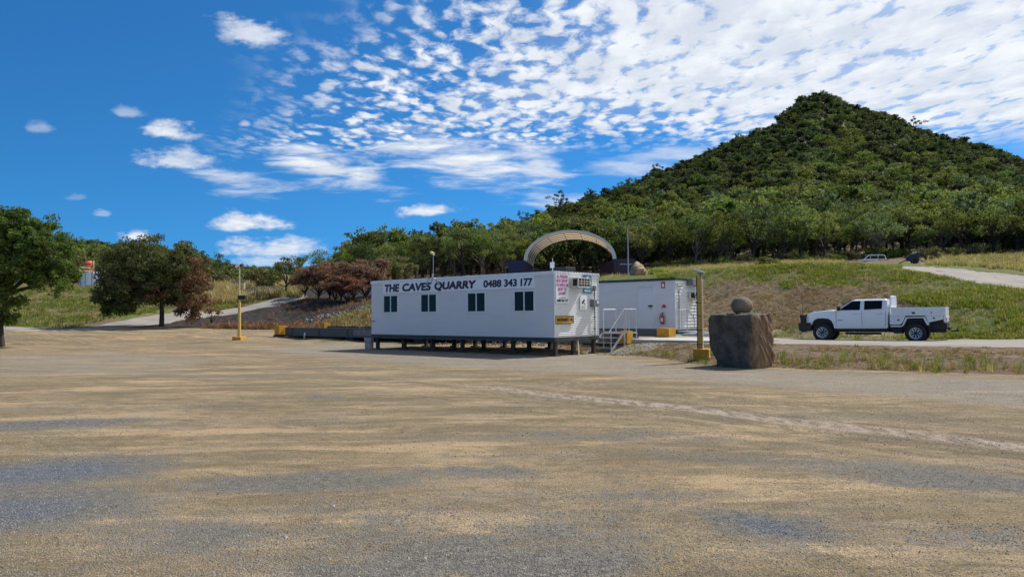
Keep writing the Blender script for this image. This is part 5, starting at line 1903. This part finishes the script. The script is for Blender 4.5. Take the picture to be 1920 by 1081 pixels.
# ------------------------------------------------------------------ scattering for what nobody could count
def scatter(name, pts, rots, scl, idx, meshes, label, cat, kind='stuff'):
    """one object: points that carry many copies of a few small meshes"""
    src = bpy.data.collections.new(name + '_source')
    for k, me in enumerate(meshes):
        o = bpy.data.objects.new(f'{name}_source_{k:02d}', me)
        src.objects.link(o)
    me = bpy.data.meshes.new(name)
    me.vertices.add(len(pts))
    me.vertices.foreach_set('co', np.asarray(pts, np.float32).ravel())
    a = me.attributes.new('rot', 'FLOAT_VECTOR', 'POINT'); a.data.foreach_set('vector', np.asarray(rots, np.float32).ravel())
    a = me.attributes.new('scl', 'FLOAT_VECTOR', 'POINT'); a.data.foreach_set('vector', np.asarray(scl, np.float32).ravel())
    a = me.attributes.new('idx', 'INT', 'POINT'); a.data.foreach_set('value', np.asarray(idx, np.int32))
    me.update()
    o = link(name, me)
    g = bpy.data.node_groups.new(name, 'GeometryNodeTree')
    g.interface.new_socket('Geometry', in_out='INPUT', socket_type='NodeSocketGeometry')
    g.interface.new_socket('Geometry', in_out='OUTPUT', socket_type='NodeSocketGeometry')
    n, l = g.nodes, g.links
    gi, go = n.new('NodeGroupInput'), n.new('NodeGroupOutput')
    ci = n.new('GeometryNodeCollectionInfo')
    ci.inputs['Collection'].default_value = src
    ci.inputs['Separate Children'].default_value = True
    ci.inputs['Reset Children'].default_value = True
    ip = n.new('GeometryNodeInstanceOnPoints')
    ip.inputs['Pick Instance'].default_value = True

    def attr(nm, ty):
        q_ = n.new('GeometryNodeInputNamedAttribute')
        q_.data_type = ty
        q_.inputs['Name'].default_value = nm
        return q_.outputs[0]
    e2r = n.new('FunctionNodeEulerToRotation')
    l.new(attr('rot', 'FLOAT_VECTOR'), e2r.inputs[0])
    l.new(gi.outputs[0], ip.inputs['Points'])
    l.new(ci.outputs[0], ip.inputs['Instance'])
    l.new(attr('idx', 'INT'), ip.inputs['Instance Index'])
    l.new(e2r.outputs[0], ip.inputs['Rotation'])
    l.new(attr('scl', 'FLOAT_VECTOR'), ip.inputs['Scale'])
    l.new(ip.outputs[0], go.inputs[0])
    md = o.modifiers.new('scatter', 'NODES')
    md.node_group = g
    return tag(o, label, cat, None, kind)


def far_gum(seed, leaf, H=7.5, **kw):
    tb, V, F = gum_parts(seed, H, per=kw.pop('per', 26), ll=.55, lw=.30, **kw)
    n0 = len(tb.v)
    me = tb.mesh('far_gum', [M['bark_dark'], leaf])
    # join leaves
    tv = np.array([v.co[:] for v in me.vertices])
    bm = bmesh.new(); bm.from_mesh(me)
    me2 = np_mesh('tmp', V, F, [M['bark_dark'], leaf])
    me2.polygons.foreach_set('material_index', np.ones(len(F), np.int32))
    bm.from_mesh(me2)
    bm.to_mesh(me); bm.free()
    bpy.data.meshes.remove(me2)
    return me


FAR = [far_gum(500 + i, lf, spread=.34, nl=7, clus=6, fork=.34, lobe=.19) for i, lf in enumerate([L['gum'], L['gum'], L['gum_yellow'], L['sage'], L['gum'], L['gum_yellow']])]
FAR += [far_gum(520 + i, L['dark_green'], 6.5, spread=.34, nl=8, clus=7, fork=.25, lobe=.22) for i in range(3)]
pts, rots, scl, idx = [], [], [], []
rest = WOOD[270:]
for x, Y, z, px, k in rest:
    pts.append((x, Y, z - .2)); idx.append(int(rng.integers(0, 6))); s = .7 + .6 * rng.random()
    rots.append((0, 0, rng.random() * 6.28)); scl.append((s, s, s))
cell = {}
for q_ in WOOD:
    cell.setdefault((int(q_[0] // 3.4), int(q_[1] // 3.4)), []).append(q_)
n_h = 0
for _ in range(60000):
    u = -.95 + 2.1 * rng.random()
    k = 5.95 + 3.35 * rng.random()
    c = int(np.interp(u, GU, np.arange(len(GU))))
    Y = float(np.interp(k, KROW, GY[:, c]))
    if rng.random() > (Y / 520) * 1.1 + .12:
        continue
    x = u * Y + rng.normal() * 1.0
    Y = Y + rng.normal() * 1.0
    key = (int(x // 3.4), int(Y // 3.4))
    if key in cell and len(cell[key]) >= 1:
        continue
    z = float(zat(x, Y))
    px, py = to_px(x, Y, z)
    if k < 6.02 and (960 < px < 1990):
        continue
    if k < 8.2 and 415 < px < 640:
        continue
    if k < 7.0 and 395 < px <= 415:
        continue
    if k < 6.4 and 120 < px < 415 and rng.random() < .5:
        continue
    cell.setdefault(key, []).append((x, Y))
    hi = smooth(6.7, 8.2, k + rng.normal() * .4) if px > 900 else smooth(6.2, 8, k + rng.normal() * .4) * .5  # share of the darker leaf colour, growing up the hill
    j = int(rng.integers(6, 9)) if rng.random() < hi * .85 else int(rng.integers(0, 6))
    s = (.50 + .62 * rng.random() ** 1.6) * (.86 if k > 7.3 else 1.12) * float(np.interp(px, [420, 640, 760, 950], [.75, .7, .8, 1]))
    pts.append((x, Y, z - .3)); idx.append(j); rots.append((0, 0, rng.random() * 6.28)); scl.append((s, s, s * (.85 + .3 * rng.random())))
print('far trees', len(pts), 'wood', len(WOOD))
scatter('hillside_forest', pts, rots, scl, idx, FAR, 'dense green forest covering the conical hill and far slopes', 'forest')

# trees that stand out on the skyline of the hill's left shoulder
SKY = [gum_meshes('gum', 700 + i, 9.0, L['dark_green'], M['bark_dark'], spread=.34, nl=6, clus=4, per=40, ll=.38, lw=.17, fork=.45, lobe=.15, open_=1.2) for i in range(2)]
for px, top, k, j, lab in ((1051, 352, 8.9, 0, 'open crowned gum tree on the skyline above the dome shelter'), (1232, 304, 8.95, 1, 'flat topped gum tree standing out on the hill skyline left of the peak'),
                           (978, 392, 8.8, 1, 'dark gum tree on the skyline just left of the dome shelter top'), (1106, 350, 8.9, 0, 'rounded gum tree on the skyline between the dome and the grey pole'),
                           (1165, 338, 8.9, 1, 'gum tree on the skyline straight above the grey pole'), (1718, 216, 9.0, 0, 'round gum tree on the skyline right of the peak')):
    u = at(px, 400, 50)[0] / 50
    c = int(np.interp(u, GU, np.arange(len(GU))))
    Y = float(np.interp(k, KROW, GY[:, c])); x = u * Y; z = float(zat(x, Y))
    h = at(px, top, Y)[2] - z
    plant_tree('skyline_tree', *SKY[j], (x, Y, z - .3), float(np.clip(h, 7, 17)) / 9.0, rng.random() * 6, lab)


# ------------------------------------------------------------------ the trees of the yard
def envelope_tree(name, loc, seed, lobes, ncl, crad, per, ll, lw, leaf, bark, trunk, label, droop=.3, shell=.55, dead=None, branch_every=3):
    """crown of many leaf clumps filling a union of ellipsoids (centre, radii); optional dead patch(centre, radius)"""
    rng_ = np.random.default_rng(seed)
    root = empty(name, loc, 0, label, 'tree')
    tot = sum(np.prod(r) ** (2 / 3) for c, r in lobes)
    cen = []
    for c, r in lobes:
        n = int(ncl * np.prod(r) ** (2 / 3) / tot)
        o = rng_.normal(size=(n, 3)); o /= np.linalg.norm(o, axis=1)[:, None]
        o *= (shell + (1 - shell) * rng_.random(n) ** .7)[:, None]
        cen.append(np.array(c) + o * np.array(r))
    cen = np.concatenate(cen)
    rad = crad * (.7 + .6 * rng_.random(len(cen)))
    tb = MB()
    tp = np.array(trunk)
    tb.tube(trunk, np.linspace(.24, .13, len(trunk)) * (abs(trunk[-1][2]) ** .5) * .52, 9)
    top = tp[-1]
    for i, (c, r) in enumerate(lobes):
        c = np.array(c)
        mid = top * .45 + c * .55 + np.array([0, 0, -.25 * r[2]])
        tb.tube([tp[-2] * .3 + top * .7, mid, c], [.13, .09, .05], 6, False)
        near = [q_ for q_ in cen if np.all(np.abs(q_ - c) <= np.array(r) * 1.05)]
        for q_ in near[::branch_every]:
            m_ = c * .45 + q_ * .55 + rng_.normal(size=3) * .12
            tb.tube([c * .8 + mid * .2, m_, q_], [.045, .028, .01], 4, False)
    tb.build('trunk', bark, root, smooth=60)
    if dead:
        dm = np.min([np.linalg.norm((cen - np.array(dc_)) / np.array(dr_), axis=1) for dc_, dr_ in dead], axis=0) + rng_.normal(size=len(cen)) * .12
        V, F = leaf_cloud(rng_, cen[dm < 1], rad[dm < 1], int(per * .8), ll, lw, droop)
        link('dead_foliage', np_mesh('dead_foliage', V, F, L['dead']), root)
        cen, rad = cen[dm >= 1], rad[dm >= 1]
    V, F = leaf_cloud(rng_, cen, rad, per, ll, lw, droop)
    link('crown', np_mesh('crown', V, F, leaf), root)
    return root


# round olive tree
Yt = 60.5
p = at(303, 613, Yt)
g = float(zat(p[0], p[1]))
mpp = Yt / FPX
def T(px, py, dy=0.):
    q_ = at(px, py, Yt)
    return (q_[0] - p[0], dy, q_[2] - g)
lob = [(T(290, 488), (3.3, 2.9, 2.0)), (T(232, 505), (2.3, 2.4, 1.8)), (T(345, 500), (2.0, 2.4, 1.9)), (T(215, 548), (1.7, 2.0, 1.6)), (T(362, 545), (1.3, 1.9, 1.7)), (T(285, 535, -1.5), (2.6, 1.6, 1.7)), (T(285, 535, 1.6), (2.6, 1.6, 1.7)),
       (T(352, 583), (.9, 1.1, 1.0)), (T(205, 575, .3), (.9, 1.0, .7)), (T(245, 575, -.6), (1.0, 1.0, .7))]
envelope_tree('round_tree', (p[0], p[1], g), 41, lob, 540, .50, 78, .24, .10, L['olive'], M['bark_dark'], [(0, 0, -.3), (.02, 0, .8), T(304, 560), T(292, 540)],
              'broad round olive green tree with browned leaves on its lower right', .55, .5, [(T(372, 540), (1.25, 2.4, 2.4)), (T(350, 590), (1.2, 2.0, 1.1)), (T(310, 545, -1.5), (.9, 1.0, .7))])
# bright tree at the left edge
Yt = 44.5
p = at(3, 651, Yt)
g = float(zat(p[0], p[1]))
lob = [(T(40, 450), (2.2, 2.2, 1.7)), (T(95, 475), (1.7, 2.0, 1.5)), (T(-30, 455), (2.3, 2.2, 2.0)), (T(30, 500, -.8), (2.6, 1.8, 1.3)), (T(105, 520), (1.3, 1.6, .95)), (T(-60, 510), (2.2, 2.0, 1.6)), (T(12, 555, -.5), (1.5, 1.5, .75)), (T(30, 415), (1.3, 1.3, .8)), (T(78, 420), (.8, .8, .55)), (T(-10, 400), (.9, 1, .5)), (T(22, 590, -.5), (.9, .9, .5))]
envelope_tree('shade_tree', (p[0], p[1], g), 43, lob, 420, .43, 82, .24, .085, L['bright'], M['bark_dark'], [(0, 0, -.3), (-.1, 0, .6), T(0, 610), T(10, 575), T(12, 540)],
              'bright green feathery tree at the left edge of the yard', .25, .5)
# bare sapling, spreading tree by the track, tall dark gum behind the round tree
def small_tree(name, px, py, Y, top, seed, leaf, label, bark=None, **kw):
    q_ = at(px, py, Y)
    z = float(zat(q_[0], q_[1]))
    h = at(px, top, Y)[2] - z
    tm, cm = gum_meshes(name, seed, 9.0, leaf, bark or M['bark_dark'], **kw)
    return plant_tree(name, tm, cm, (q_[0], q_[1], z - .05), h / 9.0, rng.random() * 6, label)


small_tree('sapling', 395, 612, 61, 562, 811, L['dead'], 'thin brown leaved sapling right of the round tree', spread=.28, nl=6, clus=3, per=22, ll=.7, lw=.35, fork=.3, lobe=.14)
small_tree('spreading_tree', 536, 557, 96, 482, 812, L['olive'], 'vase shaped dark tree standing alone beside the bend of the track', spread=.42, nl=9, clus=7, per=46, ll=.42, lw=.2, fork=.34, lobe=.18, lean=.02)
small_tree('gum_tree', 411, 530, 130, 470, 813, L['dark_green'], 'sparse dark gum rising between the round tree and the light pole', spread=.22, nl=6, clus=4, per=40, ll=.4, lw=.18, fork=.5, lobe=.14)
small_tree('pale_gum_tree', 603, 540, 118, 470, 814, L['sage'], 'pale green tree behind the brown scrub', spread=.42, nl=8, clus=7, per=46, ll=.42, lw=.2, fork=.3, lobe=.2)
for i, (px, py, Y, top) in enumerate(((680, 545, 112, 448), (655, 545, 118, 462), (720, 540, 108, 458))):
    small_tree('gum_tree', px, py, Y, top, 820 + i, L['dark_green'] if i == 0 else L['gum'], ['tall dark open gum behind the brown scrub, left of the office sign', 'lower dark gum just behind the brown scrub', 'bushy green gum above the left end of the office'][i],
               spread=.3, nl=8, clus=5, per=42, ll=.36, lw=.16, fork=.42, lobe=.16)

# heat-browned scrub between the track and the office: separate bushy trees
NB = 8
for i, (px, py, Y, top, wd) in enumerate(((572, 556, 93, 503, 46), (597, 560, 89, 494, 62), (618, 562, 87, 498, 60), (640, 566, 83, 488, 70), (664, 568, 82, 492, 66), (652, 575, 76, 514, 64), (688, 566, 80, 486, 70), (628, 570, 79, 520, 50), (715, 556, 88, 478, 60), (742, 550, 92, 482, 56))):
    q_ = at(px, py, Y)
    z = float(zat(q_[0], q_[1]))
    h = at(px, top, Y)[2] - z
    w_ = wd / FPX * Y
    lf = L['dead'] if i < NB else (L['saltbush'] if i == 9 else L['olive'])
    tm, cm = gum_meshes('brown_scrub', 900 + i, 9.0, lf, M['bark_dark'], spread=.36, nl=13, clus=8, per=58, ll=.46, lw=.21, fork=.14, lobe=.20, lean=.03, open_=1.1)
    root = plant_tree('brown_scrub', tm, cm, (q_[0], q_[1], z - .1), h / 9.0, rng.random() * 6, 'ragged tree with scorched reddish brown leaves between track and office' if i < NB else 'ragged tree with half brown half green leaves behind the office corner', 'tree', 'scorched brown trees' if i < NB else 'half browned trees behind the office corner')
    f_ = float(np.clip(w_ / (h * .72), .9, 1.7))
    root.scale = (h / 9.0 * f_, h / 9.0 * f_, h / 9.0)

# dark bushes along the far left flat, small bushes on the bank top
def bush(px, py, Y, s, j, label, group=None, sz=1.):
    q_ = at(px, py, Y)
    root = empty('bush', (q_[0], q_[1], float(zat(q_[0], q_[1])) - .1), rng.random() * 6, label, 'bush', group)
    root.scale = (s, s, s * sz)
    link('stem', LOWS[j][0], root); link('foliage', LOWS[j][1], root)
    return root


rg = np.random.default_rng(55)
for k in range(26):
    px = 395 + 120 * (k + rg.random()) / 26
    bush(px, 530, 122 + 18 * rg.random(), 1.5 + 1.3 * rg.random(), int(rg.integers(0, 3)), 'dark scrubby bush in the belt behind the burnt mound', 'bushes behind the burnt mound', 1.1)
for k in range(22):
    px = 130 + 200 * (k + rg.random()) / 22
    bush(px, 520, 112 + 20 * rg.random(), 1.6 + 1.6 * rg.random(), int(rg.integers(0, 2)), 'scrubby bush on the left rise around the white tank', 'bushes on the left rise', 1.1)
lime = (LOWS[0][0], LOWS[0][1].copy())
lime[1].materials.clear(); lime[1].materials.append(L['lime'])
LOWS.append(lime)
bush(1236, 512, 80, 1.05, 3, 'bright lime green bush right of the tan boulder', None, .75)
bush(1440, 494, 66, 1.0, 2, 'small green bush on the crest of the grassy bank', None, .8)
for k in range(46):
    px = 1230 + 700 * (k + rg.random()) / 46
    if 1590 < px < 1740:
        continue
    bush(px, 492, 106 + 14 * rg.random(), .8 + 1.0 * rg.random(), int(rg.integers(0, 3)), 'low scrubby bush under the front trees of the wood', 'bushes under the front trees', .9)
for px, s, j, lab in ((1672, 1.6, 2, 'green bush just right of the white wagon'), (1692, 1.4, 2, 'green bush behind the covered trailer'), (1740, 1.5, 1, 'reddish brown bush right of the covered trailer'), (1640, 1.9, 2, 'green bush behind the white wagon roof')):
    bush(px, 494, 118 if px < 1700 else 86, s, j, lab)

# ------------------------------------------------------------------ grass, weeds, stones
def tuft(seed, leaf, n=16, h=.3, w=.016, spread=.12):
    r_ = np.random.default_rng(seed)
    V, F = [], []
    for k in range(n):
        a, rr = r_.random() * 6.28, spread * r_.random() ** .5
        b0 = np.array([rr * cos(a), rr * sin(a), -.02])
        out = np.array([cos(a), sin(a), 0]) * (.25 + .5 * r_.random()) * h
        hh = h * (.5 + .7 * r_.random())
        s_ = np.array([-sin(a + r_.normal()), cos(a), 0]) * w
        o = len(V)
        V += [b0 - s_, b0 + s_, b0 + out * .4 + s_ * .7 + [0, 0, hh * .65], b0 + out * .4 - s_ * .7 + [0, 0, hh * .65], b0 + out + [0, 0, hh]]
        F += [(o, o + 1, o + 2, o + 3), (o + 3, o + 2, o + 4, o + 4)]
    return V, F


def tuft_mesh(*a, **k):
    V, F = tuft(*a, **k)
    me = bpy.data.meshes.new('tuft')
    me.from_pydata([tuple(v) for v in V], [], [f if len(set(f)) == 4 else f[:3] for f in F])
    me.materials.append(a[1])
    me.update()
    return me


def cover(name, N, k0, k1, px0, px1, test, meshes, smin, smax, label, seed, cat='grass'):
    r_ = np.random.default_rng(seed)
    u0, u1 = at(px0, 560, 50)[0] / 50, at(px1, 560, 50)[0] / 50
    u = u0 + (u1 - u0) * r_.random(N)
    k = k0 + (k1 - k0) * r_.random(N)
    ci = np.interp(u, GU, np.arange(len(GU))).astype(int)
    ri = np.interp(k, KROW, np.arange(len(KROW)))
    r0__ = np.minimum(ri.astype(int), len(KROW) - 2)
    f = ri - r0__
    Y = GY[r0__, ci] * (1 - f) + GY[r0__ + 1, ci] * f
    X = u * Y
    Z = zat(X, Y)
    Zz = zones(X, Y, Z, k)
    keep = r_.random(N) < np.clip(test(Zz, X, Y, k), 0, 1)
    X, Y, Z = X[keep], Y[keep], Z[keep]
    n = len(X)
    s = smin + (smax - smin) * r_.random(n) ** 1.6
    print(name, n)
    return scatter(name, np.stack([X, Y, Z], 1), np.stack([0 * s, 0 * s, r_.random(n) * 6.28], 1), np.stack([s, s, s * (.7 + .6 * r_.random(n))], 1), r_.integers(0, len(meshes), n), meshes, label, cat)


offtrack = lambda X, Y: np.min(np.hypot(X[:, None] - TRACK_C[None, ::3, 0], Y[:, None] - TRACK_C[None, ::3, 1]), axis=1) > 2.9
clr = lambda X, Y, sc_=.5, sd=71: smooth(.35, .65, fbm(X * sc_, Y * sc_, sd))
gt = [tuft_mesh(i, L['grass'], n=14, h=.22, w=.018, spread=.22) for i in range(3)] + [tuft_mesh(9, L['tan'], n=10, h=.24, w=.014, spread=.2)]
dt = [tuft_mesh(20 + i, L['deadgrass'], n=12, h=.16, w=.016, spread=.2) for i in range(2)] + [tuft_mesh(25, L['saltbush'], n=12, h=.14, w=.024, spread=.18)]
tt = [tuft_mesh(30 + i, L['tan'], n=16, h=.6, w=.03, spread=.3) for i in range(2)] + [tuft_mesh(34, L['grass'], n=14, h=.5, w=.03, spread=.3)]
cover('bank_grass', 86894, 2.97, 5.0, 1230, 2500, lambda z, X, Y, k: z[..., 0] * (.12 + .88 * clr(X, Y, .4)) * ((k < 4.02) | (X / Y < .53)), gt, .4, .95, 'green grass covering the upper bank behind the pickup', 1)
cover('dry_bank_grass', 24444, 2.97, 4.1, 1180, 2500, lambda z, X, Y, k: z[..., 2] * (.25 + .75 * clr(X, Y)) * .9, dt, .35, .85, 'dry brown grass and leaf litter on the bank behind the pickup', 2)
cover('berm_weeds', 11200, 1.02, 1.95, 1060, 2500, lambda z, X, Y, k: clr(X, Y, .9) * .7 * (1 - z[..., 4]), dt, .2, .6, 'dry weeds and litter on the berm in front of the gravel road', 3)
cover('berm_grass', 1478, 1.02, 1.6, 1120, 2500, lambda z, X, Y, k: (1 - smooth(1.2, 1.6, k)) * clr(X, Y, .8, 77) * .8 * (1 - z[..., 4]), [tuft_mesh(40 + i, L['grass'], n=12, h=.42, w=.012, spread=.12) for i in range(2)] + [tuft_mesh(44, L['tan'], n=14, h=.36, w=.012, spread=.14)], .25, .75, 'green and straw coloured weeds along the foot of the berm', 4, 'weeds')
cover('upper_grass', 35046, 4.9, 6.1, 1130, 2500, lambda z, X, Y, k: (.3 + .7 * clr(X, Y, .25)) * ((k > 5.12) | (X / Y < .53)) * ((X / Y < .455) | (X / Y > .565)), tt, .4, 1.0, 'tall pale grass on the flat before the wood', 5)
cover('left_bank_grass', 66000, 2.6, 4.8, -420, 540, lambda z, X, Y, k: z[..., 0] * (.3 + .7 * clr(X, Y, .4)) * (1 - z[..., 1]) * offtrack(X, Y), [gt[0], gt[1], gt[2], gt[3]], .6, 1.5, 'green and straw grass on the bank behind the round tree', 6)
cover('slope_grass', 16000, 1.8, 4.2, 555, 1000, lambda z, X, Y, k: z[..., 0] * (.3 + .7 * clr(X, Y, .5)), [gt[0], gt[3], dt[0]], .6, 1.4, 'grass on the slope behind the weighbridge', 7)
cover('scorched_grass', 8000, 2.0, 4.6, 380, 720, lambda z, X, Y, k: offtrack(X, Y) * (1 - z[..., 0]) * clr(X, Y, .3, 93) * .8 * (1 - .86 * smooth(.25, .6, z[..., 1])), [tuft_mesh(50 + i, L['dead'], n=14, h=.38, w=.03, spread=.25) for i in range(2)] + [dt[0]], .6, 1.5, 'scorched brown grass on and around the burnt ground', 8)
cover('dry_left_grass', 12000, 4.2, 6.0, 380, 720, lambda z, X, Y, k: (.3 + .7 * clr(X, Y, .25)) * (1 - z[..., 1]), [tt[0], tt[1], tuft_mesh(56, L['deadgrass'], n=14, h=.6, w=.03, spread=.3)], .8, 1.9, 'dry straw grass on the flat beyond the burnt ground', 9)
# taller weeds standing along the berm foot and round the base of the stone
wd = [tuft_mesh(60 + i, L['grass'], n=9, h=.75, w=.012, spread=.08) for i in range(2)] + [tuft_mesh(63, L['deadgrass'], n=8, h=.7, w=.01, spread=.07)]
cover('tall_weeds', 710, 1.0, 1.6, 1180, 2500, lambda z, X, Y, k: (1 - smooth(1.2, 1.6, k)) * .5, wd, .2, .6, 'scattered taller weeds along the foot of the berm', 10, 'weeds')


def stone_mesh(seed, m_):
    bm = bmesh.new()
    bmesh.ops.create_icosphere(bm, subdivisions=1, radius=1)
    r_ = random.Random(seed)
    for v in bm.verts:
        v.co *= .7 + .5 * r_.random()
        v.co.z *= .65
    me = bpy.data.meshes.new('stone')
    bm.to_mesh(me); bm.free()
    me.materials.append(m_)
    return me


ST = [stone_mesh(i, mat(f'pebble_{i}', c, .9, .3, 3)) for i, c in enumerate([(.20, .195, .185), (.28, .26, .23), (.36, .31, .24), (.46, .43, .38), (.13, .125, .12)])]
r_ = np.random.default_rng(12)
N = 170000
Y = 4.2 * (16 / 4.2) ** (r_.random(N) ** 1.4)
X = Y * (-.80 + 1.6 * r_.random(N))
Z = zat(X, Y)
A_ = zones(X, Y, Z, np.full(N, .5))[..., 3]
keep = r_.random(N) < np.clip(.10 + .9 * A_ + .5 * clr(X, Y, .6, 5) * clr(X, Y, 2.5, 6), 0, 1)
X, Y, Z = X[keep], Y[keep], Z[keep]
n = len(X)
s = (.0025 + .0056 * r_.random(n) ** 3.5) * (1 + .4 * (Y > 9))
s[r_.random(n) < .0015] *= 2.4
print('stones', n)
scatter('gravel', np.stack([X, Y, Z + s * .2], 1), r_.random((n, 3)) * 6.28, np.stack([s, s * (.7 + .5 * r_.random(n)), s], 1), r_.integers(0, 5, n), ST, 'loose gravel and small stones on the yard', 'gravel')
# rubble line across the slope behind the weighbridge, litter under the office, stones by the stairs
pts, scl = [], []
for k in range(150):
    f = r_.random() ** .8
    px = 556 + 150 * f + r_.normal() * 5
    py = 606 - 31 * f + r_.normal() * 2.2
    q_ = ground_px(px, py, 40, 140)
    pts.append(q_); s_ = .06 + .22 * r_.random() ** 2.5; scl.append((s_, s_ * .8, s_))
for k in range(150):
    a_, b_ = r_.uniform(.5, 11.8), r_.uniform(3.2, 5.0)
    q_ = OB + a_ * E1 + b_ * E2
    pts.append((q_[0], q_[1], float(zat(q_[0], q_[1])) + .02)); s_ = .03 + .09 * r_.random() ** 2; scl.append((s_, s_, s_))
for k in range(500):
    q_ = st(r_.uniform(.8, 3.5), r_.uniform(-1.5, 1.6))
    pts.append((q_[0], q_[1], float(zat(q_[0], q_[1])))); s_ = .012 + .03 * r_.random() ** 2; scl.append((s_, s_, s_))
n = len(pts)
scatter('rubble', pts, r_.random((n, 3)) * 6.28, scl, r_.integers(0, 3, n), [stone_mesh(80 + i, M['rubble']) for i in range(3)], 'broken pale rock along the slope and under the office', 'rubble')
